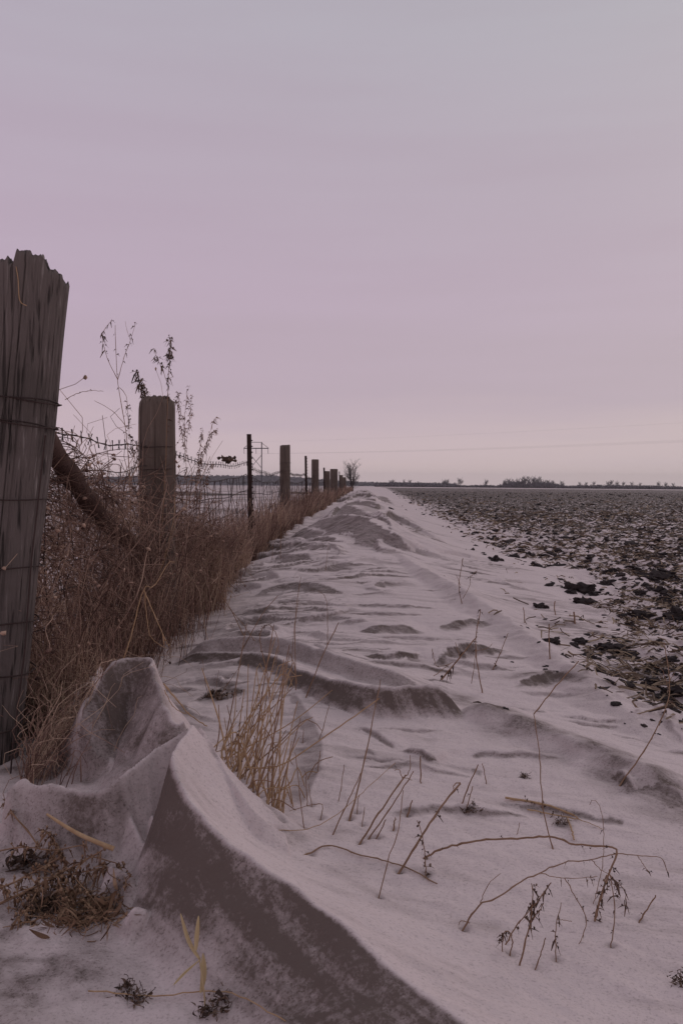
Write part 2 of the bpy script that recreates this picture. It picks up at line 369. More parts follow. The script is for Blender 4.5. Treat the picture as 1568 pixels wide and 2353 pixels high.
def mrange(t, v, a, b, c=0., d=1.):
    n = N(t, 'ShaderNodeMapRange', interpolation_type='SMOOTHSTEP')
    for k, q in (('From Min', a), ('From Max', b), ('To Min', c), ('To Max', d)):
        if isinstance(q, (int, float)): n.inputs[k].default_value = q
        else: t.links.new(q, n.inputs[k])
    t.links.new(v, n.inputs['Value']); return n.outputs[0]

SNOW = (.645, .535, .53); DIRT_SHADE = (.116, .085, .074); SOIL = (.046, .035, .031); STRAW = (.26, .185, .13)
def ground_mat():
    m, t, b = mat('snow_and_soil')
    g = N(t, 'ShaderNodeNewGeometry').outputs['Position']
    at_d = N(t, 'ShaderNodeAttribute', attribute_name='dirt_shade').outputs['Fac']
    at_s = N(t, 'ShaderNodeAttribute', attribute_name='soil').outputs['Fac']
    fine = noise(t, g, 190, 3, .7)
    streak = noise(t, g, 10, 5, .65, ((.7, 3.2, 2.0), (0, 0, .94)))
    def streaks(ang, lx, ly, sc, det):
        mp = N(t, 'ShaderNodeMapping', vector_type='TEXTURE'); mp.inputs['Rotation'].default_value = (0, 0, ang); mp.inputs['Scale'].default_value = (lx, ly, 1)
        t.links.new(g, mp.inputs[0]); return noise(t, mp.outputs[0], sc, det, .6)
    face = streaks(R(-54), 2.2, .28, 8, 5)
    drift_lines = streaks(R(-12), 2.4, .35, 5, 5)
    blot = noise(t, g, 2.2, 5, .6)
    grit = noise(t, g, 75, 4, .75)
    # dusting everywhere
    dust = mth(t, 'MULTIPLY', mrange(t, drift_lines, .46, .68), mrange(t, blot, .35, .65))
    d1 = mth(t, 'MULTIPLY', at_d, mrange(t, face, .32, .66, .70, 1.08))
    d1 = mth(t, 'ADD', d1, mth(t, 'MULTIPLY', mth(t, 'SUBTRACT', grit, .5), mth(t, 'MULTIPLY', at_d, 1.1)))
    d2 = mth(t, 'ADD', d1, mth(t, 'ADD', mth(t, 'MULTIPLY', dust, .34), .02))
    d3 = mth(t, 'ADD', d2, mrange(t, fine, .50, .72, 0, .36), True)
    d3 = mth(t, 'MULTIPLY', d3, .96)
    snow = mixc(t, d3, SNOW, DIRT_SHADE)
    # soil and straw
    n1 = noise(t, g, 6.5, 4, .6, ((1, .7, 1),)); n2 = noise(t, g, 22, 3, .6, ((.8, 1.0, 1),)); n3 = noise(t, g, 45, 2, .5, ((.5, 2.5, 1), (0, 0, .8)))
    nn = mth(t, 'ADD', mth(t, 'MULTIPLY', n1, .6), mth(t, 'MULTIPLY', n2, .4))
    thr = mrange(t, at_s, 0, 1, .78, .42)
    f = mrange(t, nn, mth(t, 'SUBTRACT', thr, .025), mth(t, 'ADD', thr, .025))
    f = mth(t, 'MULTIPLY', f, mrange(t, at_s, .01, .06))
    so = mixc(t, mrange(t, n3, .60, .68), mixc(t, grit, SOIL, (.085, .066, .06)), STRAW)
    c = mixc(t, f, snow, so)
    t.links.new(c, b.inputs['Base Color']); b.inputs['Roughness'].default_value = .85
    hh = mth(t, 'ADD', mth(t, 'MULTIPLY', fine, .35), mth(t, 'ADD', mth(t, 'MULTIPLY', grit, .5), mth(t, 'MULTIPLY', streak, 1.5)))
    bump(t, b, hh, .55, .006)
    return m
def island_mat(name, stops, rough=.8, scale=40, mapping=((1, 1, .12),), bstr=.3, vary=.5, clump=0):
    m, t, b = mat(name)
    o = N(t, 'ShaderNodeTexCoord').outputs['Object']
    ri = N(t, 'ShaderNodeNewGeometry').outputs['Random Per Island']
    n = noise(t, o, scale, 3, .6, mapping)
    f = mth(t, 'ADD', mth(t, 'MULTIPLY', ri, vary), mth(t, 'MULTIPLY', n, 1-vary))
    if clump: f = mth(t, 'ADD', f, mrange(t, noise(t, o, clump, 3, .6), .3, .7, -.32, .32))
    t.links.new(ramp(t, f, stops), b.inputs['Base Color']); b.inputs['Roughness'].default_value = rough
    if bstr: bump(t, b, n, bstr, .002)
    return m
def wood_mat(name, dark, mid, light, k=1.0):
    m, t, b = mat(name)
    o = N(t, 'ShaderNodeTexCoord').outputs['Object']
    g1 = noise(t, o, 110*k, 5, .7, ((1, 1, .016),)); g2 = noise(t, o, 85*k, 1.5, .5, ((1, 1, .008),)); g3 = noise(t, o, 5*k, 4, .6)
    f = mth(t, 'ADD', mth(t, 'MULTIPLY', g1, .55), mth(t, 'MULTIPLY', g2, .45))
    c = ramp(t, f, [(.34, dark), (.46, mid), (.56, mid), (.70, light)])
    c = mixc(t, mrange(t, g3, .45, .68, 0, .6), c, (dark[0]*1.5, dark[1]*1.5, dark[2]*1.45))
    crack = mrange(t, g2, .30, .39, 1, 0)
    c = mixc(t, mth(t, 'MULTIPLY', crack, .5), c, (.022, .018, .017))
    t.links.new(c, b.inputs['Base Color']); b.inputs['Roughness'].default_value = .9
    bump(t, b, mth(t, 'ADD', f, mth(t, 'MULTIPLY', crack, -.8)), .9, .006)
    return m
M = dict(
    ground=ground_mat(),
    post=wood_mat('weathered_wood', (.05, .042, .040), (.135, .110, .104), (.30, .26, .25)),
    oldpost=wood_mat('weathered_wood_pale', (.06, .044, .038), (.14, .107, .092), (.25, .205, .18), 1.3),
    brace=wood_mat('brace_wood', (.04, .024, .021), (.095, .058, .05), (.15, .10, .085), 1.4),
    steel=island_mat('rusty_steel', [(.3, (.022, .015, .015)), (.6, (.045, .028, .024)), (.8, (.07, .045, .036))], .7, 60, ((1, 1, 1),)),
    wire=island_mat('rusty_wire', [(.2, (.035, .025, .025)), (.8, (.075, .05, .045))], .6, 90, ((1, 1, 1),), 0),
    straw=island_mat('dry_straw', [(.2, (.20, .115, .066)), (.5, (.38, .245, .145)), (.8, (.54, .385, .25))], .7, 60, ((1, 1, .2),), .3, .45),
    stalk=island_mat('dry_stalk', [(.2, (.10, .058, .042)), (.5, (.24, .145, .095)), (.85, (.38, .255, .17))], .75, 55, ((1, 1, .4),), .3, .45),
    seed=island_mat('seed_heads', [(.2, (.045, .03, .026)), (.6, (.13, .085, .065)), (.9, (.22, .15, .11))], .85, 80, ((1, 1, 1),), 0, .6),
    vine=island_mat('dry_vine', [(.15, (.09, .055, .046)), (.5, (.22, .135, .108)), (.9, (.44, .30, .23))], .85, 40, ((1, 1, 1),), 0, .7, 3.5),
    grass=island_mat('dry_grass', [(.1, (.11, .064, .053)), (.5, (.28, .172, .137)), (.9, (.54, .39, .29))], .85, 40, ((1, 1, 1),), 0, .7, 2.6),
    paleblade=island_mat('pale_blade', [(.2, (.38, .27, .15)), (.8, (.55, .43, .26))], .7, 50, ((1, 1, .2),), 0, .4),
    soil=island_mat('soil', [(.2, (.026, .021, .022)), (.6, (.050, .040, .039)), (.9, (.085, .066, .06))], .95, 30, ((1, 1, 1),), .8, .4),
    residue=island_mat('corn_residue', [(.15, (.07, .05, .04)), (.5, (.19, .135, .10)), (.9, (.36, .27, .19))], .85, 40, ((1, 1, 1),), .3, .7),
    bark=island_mat('bare_twigs', [(.2, (.055, .042, .045)), (.8, (.10, .08, .08))], .9, 20, ((1, 1, 1),), 0, .5),
    fartree=island_mat('far_bare_trees', [(.2, (.075, .062, .072)), (.8, (.13, .108, .12))], .95, 2, ((1, 1, 1),), 0, .6),
    hill=island_mat('wooded_slope', [(.3, (.07, .058, .074)), (.7, (.10, .084, .10))], .95, .05, ((1, 1, 1),), 0, 0),
    pole=island_mat('pylon_wood', [(.2, (.05, .045, .055)), (.8, (.09, .08, .09))], .9, 2, ((1, 1, 1),), 0, .3),
    cable=island_mat('cable', [(.2, (.16, .15, .16)), (.8, (.22, .21, .22))], .6, 2, ((1, 1, 1),), 0, .3),
)

# ------------------------------------------------------------------ mesh builder
_t = (1+5**.5)/2
ICO_V = np.array([(-1,_t,0),(1,_t,0),(-1,-_t,0),(1,-_t,0),(0,-1,_t),(0,1,_t),(0,-1,-_t),(0,1,-_t),(_t,0,-1),(_t,0,1),(-_t,0,-1),(-_t,0,1)], float)
ICO_V /= np.linalg.norm(ICO_V[0])
ICO_F = np.array([(0,11,5),(0,5,1),(0,1,7),(0,7,10),(0,10,11),(1,5,9),(5,11,4),(11,10,2),(10,7,6),(7,1,8),(3,9,4),(3,4,2),(3,2,6),(3,6,8),(3,8,9),(4,9,5),(2,4,11),(6,2,10),(8,6,7),(9,8,1)])
def subdiv(V, Fc):
    V = list(map(tuple, V)); cache = {}; out = []
    def mid(a, b):
        k = (min(a, b), max(a, b))
        if k not in cache:
            p = (np.array(V[a])+np.array(V[b])); p /= np.linalg.norm(p); V.append(tuple(p)); cache[k] = len(V)-1
        return cache[k]
    for a, b, c in Fc:
        ab, bc, ca = mid(a, b), mid(b, c), mid(c, a)
        out += [(a, ab, ca), (b, bc, ab), (c, ca, bc), (ab, bc, ca)]
    return np.array(V), np.array(out)
ICO1 = subdiv(ICO_V, ICO_F); ICO2 = subdiv(*ICO1)

class MB:
    def __init__(s): s.v, s.f, s.n = [], [], 0
    def add(s, V, Fc):
        V = np.asarray(V, float).reshape(-1, 3); s.v.append(V); s.f.append(np.asarray(Fc, int)+s.n); s.n += len(V)
    def tubes(s, Pt, Rd, k=4, cap=True):    # (m,n,3) paths, (m,n) radii
        Pt = np.asarray(Pt, float); Rd = np.asarray(Rd, float)
        if Pt.ndim == 2: Pt, Rd = Pt[None], np.broadcast_to(Rd, (len(Pt),))[None]
        m, n, _ = Pt.shape
        if m == 0: return
        T = np.gradient(Pt, axis=1); T /= np.linalg.norm(T, axis=2, keepdims=True)+1e-12
        ch = Pt[:, -1]-Pt[:, 0]; ch = ch/(np.linalg.norm(ch, axis=1, keepdims=True)+1e-12)
        ref = np.where((np.abs(ch[:, 1]) < .8)[:, None], np.array([[.13, 1, .07]]), np.array([[1, .1, .21]]))[:, None, :]
        A = np.cross(T, ref); A /= np.linalg.norm(A, axis=2, keepdims=True)+1e-9
        B = np.cross(T, A)
        an = np.arange(k)*2*math.pi/k
        V = Pt[:, :, None] + Rd[:, :, None, None]*(np.cos(an)[None, None, :, None]*A[:, :, None] + np.sin(an)[None, None, :, None]*B[:, :, None])
        idx = np.arange(m*n*k).reshape(m, n, k)
        a = idx[:, :-1]; b = idx[:, 1:]
        Q = np.stack([a, np.roll(a, -1, 2), np.roll(b, -1, 2), b], -1).reshape(-1, 4)
        s.v.append(V.reshape(-1, 3)); s.f.append(Q+s.n)
        if cap and k == 4: s.f.append(idx[:, -1][:, ::-1].reshape(-1, 4)+s.n); s.f.append(idx[:, 0].reshape(-1, 4)+s.n)
        elif cap and k > 4 and m == 1:
            for ring, rev in ((idx[0, -1], 1), (idx[0, 0], 0)):
                r = ring[::-1] if rev else ring
                s.f.append(np.array([[r[0], r[i], r[i+1]] for i in range(1, k-1)])+s.n)
        s.n += m*n*k
    def ribbons(s, Pt, W, side):            # (m,n,3), (m,n), (m,3)
        Pt = np.asarray(Pt, float); m, n, _ = Pt.shape
        sd = side/(np.linalg.norm(side, axis=1, keepdims=True)+1e-9)
        V = np.stack([Pt - W[..., None]*sd[:, None], Pt + W[..., None]*sd[:, None]], 2)
        idx = np.arange(m*n*2).reshape(m, n, 2)
        Q = np.stack([idx[:, :-1, 0], idx[:, :-1, 1], idx[:, 1:, 1], idx[:, 1:, 0]], -1).reshape(-1, 4)
        s.v.append(V.reshape(-1, 3)); s.f.append(Q+s.n); s.n += m*n*2
    def blobs(s, C, S, rough=.35, ico=(ICO_V, ICO_F), rot=True):
        C = np.asarray(C, float); m = len(C)
        if m == 0: return
        V0, F0 = ico; S = np.asarray(S, float)
        V = np.broadcast_to(V0, (m, len(V0), 3)).copy()
        V *= 1 + rough*rng.normal(size=(m, len(V0), 1))
        V *= S[:, None, :] if S.ndim == 2 else S[:, None, None]
        if rot:
            a = rng.uniform(0, 6.283, m); c, q = np.cos(a)[:, None], np.sin(a)[:, None]
            x, y = V[..., 0].copy(), V[..., 1].copy(); V[..., 0] = c*x-q*y; V[..., 1] = q*x+c*y
            b = rng.uniform(-.5, .5, m); c, q = np.cos(b)[:, None], np.sin(b)[:, None]
            x, z = V[..., 0].copy(), V[..., 2].copy(); V[..., 0] = c*x-q*z; V[..., 2] = q*x+c*z
        V += C[:, None]
        Fc = (F0[None]+(np.arange(m)*len(V0))[:, None, None]).reshape(-1, 3)
        s.v.append(V.reshape(-1, 3)); s.f.append(Fc+s.n); s.n += m*len(V0)
    def build(s, name, m, parent=None, origin=None, smooth=True, attrs=None):
        V = np.concatenate(s.v) if s.v else np.zeros((0, 3))
        o = np.zeros(3) if origin is None else np.asarray(origin, float)
        V = V - o
        me = bpy.data.meshes.new(name)
        li = np.concatenate([f.reshape(-1) for f in s.f]); cnt = np.concatenate([np.full(len(f), f.shape[1]) for f in s.f])
        me.vertices.add(len(V)); me.vertices.foreach_set('co', V.astype(np.float32).ravel())
        me.loops.add(len(li)); me.loops.foreach_set('vertex_index', li.astype(np.int32))
        me.polygons.add(len(cnt)); st = np.concatenate([[0], np.cumsum(cnt)[:-1]])
        me.polygons.foreach_set('loop_start', st.astype(np.int32)); me.polygons.foreach_set('loop_total', cnt.astype(np.int32))
        me.update(calc_edges=True)
        me.polygons.foreach_set('use_smooth', np.full(len(cnt), bool(smooth)))
        for k, a in (attrs or {}).items():
            at_ = me.attributes.new(k, 'FLOAT', 'POINT'); at_.data.foreach_set('value', np.asarray(a, np.float32))
        me.materials.append(m if not isinstance(m, str) else M[m])
        ob = bpy.data.objects.new(name, me); col.objects.link(ob)
        if parent is not None:
            ob.parent = parent; ob.location = Vector(o) - parent.location
        else: ob.location = Vector(o)
        return ob
def tag(o, label=None, cat=None, group=None, kind=None):
    if label: o['label'] = label
    if cat: o['category'] = cat
    if group: o['group'] = group
    if kind: o['kind'] = kind
    return o
def thing(name, loc, label, cat, group=None):
    o = bpy.data.objects.new(name, None); col.objects.link(o); o.location = Vector(loc); o.empty_display_size = .1
    return tag(o, label, cat, group)
def copy_tree(o, loc, label=None, group=None, rz=0, s=1.0):
    c = o.copy(); col.objects.link(c); c.location = Vector(loc); c.rotation_euler = (0, 0, rz); c.scale = (s, s, s)
    if label: c['label'] = label
    if group: c['group'] = group
    for ch in list(o.children):
        d = ch.copy(); col.objects.link(d); d.parent = c
        for g in list(ch.children):
            e = g.copy(); col.objects.link(e); e.parent = d
    return c
def smooth_path(p, n):
    p = np.asarray(p, float)
    if len(p) == 2: p = np.stack([p[0], (p[0]+p[1])/2, p[1]])
    s = np.concatenate([[0], np.cumsum(np.linalg.norm(np.diff(p, axis=0), axis=1))])
    # Catmull-Rom through the points
    tt = np.linspace(0, s[-1], n); i = np.clip(np.searchsorted(s, tt, side='right')-1, 0, len(p)-2)
    u = ((tt-s[i])/(s[i+1]-s[i]+1e-12))[:, None]
    p0 = p[np.maximum(i-1, 0)]; p1 = p[i]; p2 = p[i+1]; p3 = p[np.minimum(i+2, len(p)-1)]
    return .5*((2*p1)+(-p0+p2)*u+(2*p0-5*p1+4*p2-p3)*u*u+(-p0+3*p1-3*p2+p3)*u**3)

# ------------------------------------------------------------------ the ground sheets
SHEET, BASES = {}, []
def build_ground():
    yp = [.45]
    while yp[-1] < 4200:
        y = yp[-1]
        yp.append(y*(1 + (.0125 if y < 1.9 else .0015 if y < 3.5 else .0022 if y < 5.5 else .0035 if y < 25 else .0075 if y < 70 else .03)))
    Yp = np.array(yp)
    t0 = np.concatenate([np.linspace(-2.2, -.44, 60)[:-1], np.linspace(-.44, .44, 800), np.linspace(.44, 2.2, 60)[1:]])
    X = t0[None, :]*Yp[:, None]; Y = np.broadcast_to(Yp[:, None]-1.0, X.shape)
    X = X + .0
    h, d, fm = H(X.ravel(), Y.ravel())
    x, y = X.ravel(), Y.ravel(); u = x-FS*y
    # soil cover of the ploughed field and beyond
    cov = np.interp(y, [0, 4, 8, 14, 30, 80, 140, 420, 430], [.42, .52, .60, .71, .83, .90, .84, .78, .0])
    soil = fm*cov
    soil = soil*np.interp(u-edge_u(y), [-.3, .5, 1.5], [.6, .8, 1.0])
    # pasture left of the fence: patchy bare ground
    lf = sstep(.15, .7, -(u+1.04))
    pn = fbm(x*.12, y*.05, 91, 3)
    past = lf*np.clip(.50 + .6*pn, 0, .85)*np.interp(y, [0, 10, 60, 70, 100, 110, 900], [.5, .7, .9, 1.4, 1.4, .4, .1])
    soil = np.maximum(soil, past)
    d = np.maximum(d, lf*np.clip(.22+.6*fbm(x*.5, y*.25, 95, 3), 0, .6))
    V = np.stack([x, y, h], 1)
    nr, nc = X.shape
    idx = np.arange(nr*nc).reshape(nr, nc)
    Q = np.stack([idx[:-1, :-1], idx[:-1, 1:], idx[1:, 1:], idx[1:, :-1]], -1).reshape(-1, 4)
    fmq = fm[Q].mean(1); uq = u[Q].mean(1); yq = y[Q].mean(1)
    cls = np.where(uq < -1.25, 1, np.where(fmq > .5, np.where(yq > 140, 3, 2), 0))
    for k, nm, lb, ct in ((0, 'snow_drift', 'dirty wind-carved snow drift along the fence', 'snow'),
                          (1, 'snowy_pasture', 'flat snow-dusted pasture beyond the fence', 'pasture'),
                          (2, 'ploughed_field', 'dark ploughed field with snow and corn stubble', 'field'),
                          (3, 'distant_field', 'pale distant field below the far trees', 'field')):
        q = Q[cls == k]
        if not len(q): continue
        used, inv = np.unique(q.ravel(), return_inverse=True)
        b = MB(); b.add(V[used], inv.reshape(-1, 4))
        o = b.build(nm, 'ground', attrs=dict(dirt_shade=d[used], soil=soil[used]))
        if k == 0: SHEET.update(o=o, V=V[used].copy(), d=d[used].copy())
        tag(o, lb, ct, kind='structure')
build_ground()

# ------------------------------------------------------------------ fence posts
def post_mesh(rad, height, top_fn, seed, taper=.06, knots=.05, seg=72, ncap=6, rings=90, sink=.35, sq=0.0):
    r_ = np.random.default_rng(seed)
    a = np.arange(seg)*2*math.pi/seg
    groove = np.zeros(seg)
    for k in range(4): groove += r_.uniform(.3, 1)*np.cos(a*r_.integers(3, 26)+r_.uniform(0, 6))/4
    groove -= 1.6*(np.exp(-((np.mod(a-r_.uniform(0, 6.28)+math.pi, 2*math.pi)-math.pi)/.05)**2) + np.exp(-((np.mod(a-r_.uniform(3.6, 5.4)+math.pi, 2*math.pi)-math.pi)/.04)**2))
    shape = 1 + .06*np.cos(2*a+r_.uniform(0, 6)) + .04*np.cos(3*a+r_.uniform(0, 6)) + knots*.5*groove - sq*np.abs(np.sin(2*a))**2*.0 + sq*(.12*np.cos(4*a))
    top = np.array([top_fn(math.cos(q), math.sin(q)) for q in a])
    rough_ = r_.normal(0, 1, seg); rough_ = .5*rough_+.5*np.roll(rough_, 1)
    ck = [(r_.integers(0, seg), r_.uniform(0, 50), r_.uniform(.4, 1)) for _ in range(int(seg/6))]
    V = []
    for j in range(rings):
        f = j/(rings-1)
        z = -sink + (height+top+sink)*f
        wob = 1 + .015*np.sin(3.1*f*6+a*1.0) + .012*np.sin(9*f+2*a)
        rr = rad*shape*(1+taper*(.5-f))*wob + .0011*rough_*min(1, rad/.09)
        for (ai, ph, am) in ck:
            sh_ = int(round(1.2*math.sin(f*5+ph))); rr[(ai+sh_) % seg] -= .008*am*max(0, float(perlin(f*3.2+ph, ph)) + .12)*min(1, rad/.09)*2
        if j == rings-1: rr = rr*.965
        V.append(np.stack([rr*np.cos(a), rr*np.sin(a), z], 1))
    last = V[-1]
    for j in range(1, ncap+1):
        f = 1-j/(ncap+.6)
        x, y = last[:, 0]*f, last[:, 1]*f
        tt = np.array([top_fn(xx/rad, yy/rad) for xx, yy in zip(x, y)])
        V.append(np.stack([x, y, height+tt-.006*rad/.1+ r_.uniform(-.05, .05, seg)*rad], 1))
    n = len(V); V = np.concatenate(V)
    idx = np.arange(n*seg).reshape(n, seg)
    A, B = idx[:-1], idx[1:]
    Q = np.stack([A, np.roll(A, -1, 1), np.roll(B, -1, 1), B], -1).reshape(-1, 4)
    c = V[idx[-1]].mean(0); V = np.concatenate([V, c[None]])
    T = np.stack([idx[-1], np.roll(idx[-1], -1), np.full(seg, len(V)-1)], 1)
    b = MB(); b.v.append(V); b.f += [Q, T]; b.n = len(V)
    return b
def lean_mesh(b, base_p, shear):            # lean the post by shearing it about its base
    for i, v in enumerate(b.v):
        v = v.copy(); v[:, 0] += shear[0]*v[:, 2]; v[:, 1] += shear[1]*v[:, 2]; b.v[i] = v + np.asarray(base_p)
    return b

# the big corner post
PY = 2.4
p_top = at(57, 600, PY); p_bot = at(-62, 1830, PY)
zb = p_bot[2]; H1 = at(75, 573, PY-.115)[2]-zb
sh = ((p_top[0]-p_bot[0])/(p_top[2]-p_bot[2]), 0.0)
prf_x = np.array([-1.1, -.14, .0, .04, .062, .075, .15, .20, .24, .45, .64, .655, .665, .70, .73, .78, .97, 1.04])
prf_z = np.array([-.06, -.033, -.028, -.016, -.016, -.045, -.043, -.006, 0, -.006, -.010, -.018, -.010, -.010, -.028, -.040, -.045, -.08])
def top1(c, s):
    return float(np.interp(c, prf_x, prf_z)) + .004*math.sin(23*c+3*s+1) + .003*math.sin(61*c+5*s)*math.sin(9*c) - (.06*min(1, (s+.3)/.4) if s > -.3 else 0)*(1 if abs(c) < .85 else .0)
POST1 = thing('fence_post', (p_bot[0], PY, zb), 'thick weathered corner post with a splintered top and wires wrapped round it', 'fence post', 'wooden fence posts')
b = lean_mesh(post_mesh(.122, H1, top1, 5, taper=-.12, knots=.03, seg=360, rings=140), (p_bot[0], PY, zb), sh)
b.build('post_body', 'post', POST1, (p_bot[0], PY, zb))
def ring_on(zz, rad, tilt, seed):
    r_ = np.random.default_rng(seed)
    a = np.linspace(0, 2*math.pi, 60)
    cx = p_bot[0]+sh[0]*(zz-zb)
    rr = rad*(1+.03*np.cos(2*a+seed)) + .001*r_.normal(size=60)
    return np.stack([cx+rr*np.cos(a), PY+rr*np.sin(a), zz+tilt*np.cos(a)*rad+.003*np.sin(3*a+seed)], 1)
for i, (yy, tl) in enumerate([(922, -.07), (972, -.13), (1142, -.06), (1297, -.03), (1425, .02), (1540, .0), (1675, .16)]):
    zz = at(60, yy, PY)[2]
    wmb = MB(); wmb.tubes(ring_on(zz, .131, tl, i), .0021, 5)
    if i in (0, 1):
        wmb.tubes(ring_on(zz+.006, .132, tl*1.2, i+9), .0019, 5)
    wmb.build('wire_wrap', 'wire', POST1, (p_bot[0], PY, zb))
wmb = MB()
wmb.tubes(smooth_path([at(105, 1000, PY-.13), at(85, 1180, PY-.13), at(72, 1300, PY-.132), at(58, 1490, PY-.135), at(52, 1540, PY-.135), at(30, 1720, PY-.135), at(22, 1830, PY-.135)], 40), .0023, 5)
wmb.build('wire_tail', 'wire', POST1, (p_bot[0], PY, zb))
# a dry tendril on its face
wmb = MB(); wmb.tubes(smooth_path([at(36, 606, PY-.128), at(42, 640, PY-.131), at(46, 690, PY-.133), at(62, 702, PY-.133)], 16), .0013, 4)
tag(wmb.build('dry_tendril', 'straw'), 'thin pale tendril hanging down the face of the splintered corner post', 'tendril')

def simple_post(px, wpx, topy, Y, label, seed, mtl='oldpost', chamfer=.02, tilt=0.0, lean=0.0):
    x = at(px, topy, Y)[0]; zt = at(px, topy, Y)[2]
    zg = Hz(x, Y)-.02; hgt = zt-zg; rad = wpx/2/F*Y
    def tp(c, s):
        q = math.hypot(c, s)
        return -chamfer*max(0, (q-.62)/.38)**2 + tilt*c*rad + .004*math.sin(19*c+7*s)*min(1, q*2)
    bx = x - lean*hgt
    root = thing('fence_post', (bx, Y, zg), label, 'fence post', 'wooden fence posts')
    lean_mesh(post_mesh(rad, hgt, tp, seed, taper=.05, knots=.04, seg=64, rings=50), (bx, Y, zg), (lean, 0)).build('post_body', mtl, root, (bx, Y, zg))
    for dz in (.97, .86, .5):
        if dz < hgt:
            wm = MB(); a = np.linspace(0, 2*math.pi, 30)
            wm.tubes(np.stack([bx+lean*dz+rad*1.05*np.cos(a), Y+rad*1.05*np.sin(a), zg+dz+.004*np.cos(a)], 1), .0022, 4)
            wm.build('wire_wrap', 'wire', root, (bx, Y, zg))
    return root
simple_post(361, 78, 910, 4.3, 'round-topped wooden post rising from brown weeds behind the splintered corner post', 21, chamfer=.03)
simple_post(655, 25, 1022, 11.6, 'flat-topped wooden post between the two tall dark steel posts', 22, chamfer=.006, tilt=.06)
simple_post(724, 16, 1055, 19.2, 'square-looking wooden post just past the second steel post', 23, chamfer=.004)
simple_post(751, 12, 1082, 25.9, 'short wooden post touching the wider tall post beside it', 24, chamfer=.004)
simple_post(763, 10, 1077, 30.5, 'left half of the pair of tall distant posts standing shoulder to shoulder', 25, chamfer=.006)
simple_post(771, 9, 1077, 33.0, 'right half of the pair of tall distant posts standing shoulder to shoulder', 26, chamfer=.004)
simple_post(783.4, 8, 1091, 43.7, 'small distant wooden post just left of the bare shrub', 27, chamfer=.004)
simple_post(791, 7, 1096, 52, 'farthest small wooden post half hidden by the bare shrub', 28, chamfer=.004)

def steel_post(px_t, py_t, px_b, Y, label):
    a = at(px_t, py_t, Y); x0 = at(px_b, 1232, Y)[0]; zg = Hz(x0, Y)-.25
    root = thing('steel_post', (x0, Y, zg), label, 'steel post', 'steel fence posts')
    hgt = a[2]-zg; shx = (a[0]-x0)/hgt
    # T section: flange toward the field side, web behind
    prof = np.array([(-.019, -.004), (.019, -.004), (.019, .003), (.004, .003), (.004, .034), (-.004, .034), (-.004, .003), (-.019, .003)])*1.1
    zs = np.linspace(0, hgt, 24)
    V = np.stack([np.stack([x0+prof[:, 0]+shx*z, Y+prof[:, 1], np.full(8, zg+z)], 1) for z in zs])
    idx = np.arange(24*8).reshape(24, 8); A, B = idx[:-1], idx[1:]
    m = MB(); m.v.append(V.reshape(-1, 3)); m.f.append(np.stack([A, np.roll(A, -1, 1), np.roll(B, -1, 1), B], -1).reshape(-1, 4)); m.n = 24*8
    m.f.append(np.array([[idx[-1, 0], idx[-1, 1], idx[-1, 2], idx[-1, 7]], [idx[-1, 3], idx[-1, 4], idx[-1, 5], idx[-1, 6]], [idx[-1, 2], idx[-1, 3], idx[-1, 6], idx[-1, 7]]]))
    zz = np.arange(.35, hgt-.03, .054)
    C = np.stack([x0+.024+shx*zz, np.full(len(zz), Y-.005), zg+zz], 1)
    m.blobs(C, np.tile([.010, .010, .008], (len(zz), 1)), .05, rot=False)
    m.build('post_shaft', 'steel', root, (x0, Y, zg), smooth=False)
steel_post(572, 997, 578, 7.9, 'tall rust-brown studded steel post in front of the distant pylon')
steel_post(702, 1047, 704, 15.9, 'second studded steel post, between the flat-topped and the square-looking wooden posts')
steel_post(744, 1074, 745, 23.7, 'thin steel post just left of the paired distant wooden posts')
steel_post(779, 1083, 779.5, 40, 'farthest thin steel post, right beside the paired distant wooden posts')

# the diagonal brace log
bm_ = MB()
pth = smooth_path([at(95, 1000, 2.55), at(150, 1075, 2.85), at(215, 1165, 3.3), at(262, 1215, 3.65), at(330, 1270, 4.1)], 26)
a_ = .036*(1+.12*np.sin(np.arange(26)*1.3)+.06*np.sin(np.arange(26)*3.1))
bm_.tubes(pth, a_, 14)
tag(bm_.build('brace_log', 'brace', origin=pth[0]), 'dark knotty brace log sloping from the corner post down into the weeds', 'brace')

# ------------------------------------------------------------------ wire
POSTY = [2.4, 4.3, 7.9, 11.6, 15.9, 19.2, 23.7, 25.9, 32.0, 40.0, 43.7, 52.0, 60.0]
POSTX = [at(40, 1000, 2.4)[0]] + [fence_x(y) for y in POSTY[1:]]
WZ = 0.0
def span_path(i, z, sag, n=18, dy=0):
    y = np.linspace(POSTY[i], POSTY[i+1], n); f = np.linspace(0, 1, n)
    return np.stack([np.interp(f, [0, 1], [POSTX[i], POSTX[i+1]])-.03, y, z - sag*4*f*(1-f) + .006*np.sin(f*17+i*3+z*20)], 1)
bw = MB()
for i in range(len(POSTY)-1):
    p = span_path(i, 1.0, .035+.02*(i % 3), 30)
    bw.tubes(p, .0022 if i < 3 else .004, 4)
    ph = p + np.stack([.004*np.sin(np.arange(30)*2.), np.zeros(30), .004*np.cos(np.arange(30)*2.)], 1)
    bw.tubes(ph, .0020 if i < 3 else .003, 4)
    n = int((POSTY[i+1]-POSTY[i])/.11)
    if i < 5:
        f = (np.arange(n)+.5)/n
        c = np.stack([np.interp(f, np.linspace(0, 1, 30), p[:, k]) for k in range(3)], 1)
        for s_ in (0, 1):
            d = np.stack([rng.uniform(-.3, .3, n), rng.uniform(-.5, .5, n), np.ones(n)], 1)*.022
            bw.tubes(np.stack([c-d, c, c+d], 1), np.full((n, 3), .0018), 3)
root = thing('barbed_wire', (POSTX[0], 2.4, 1.0), 'rusty barbed wire strand strung along the tops of the fence posts', 'barbed wire')
bw.build('wire_strand', 'wire', root, root.location)
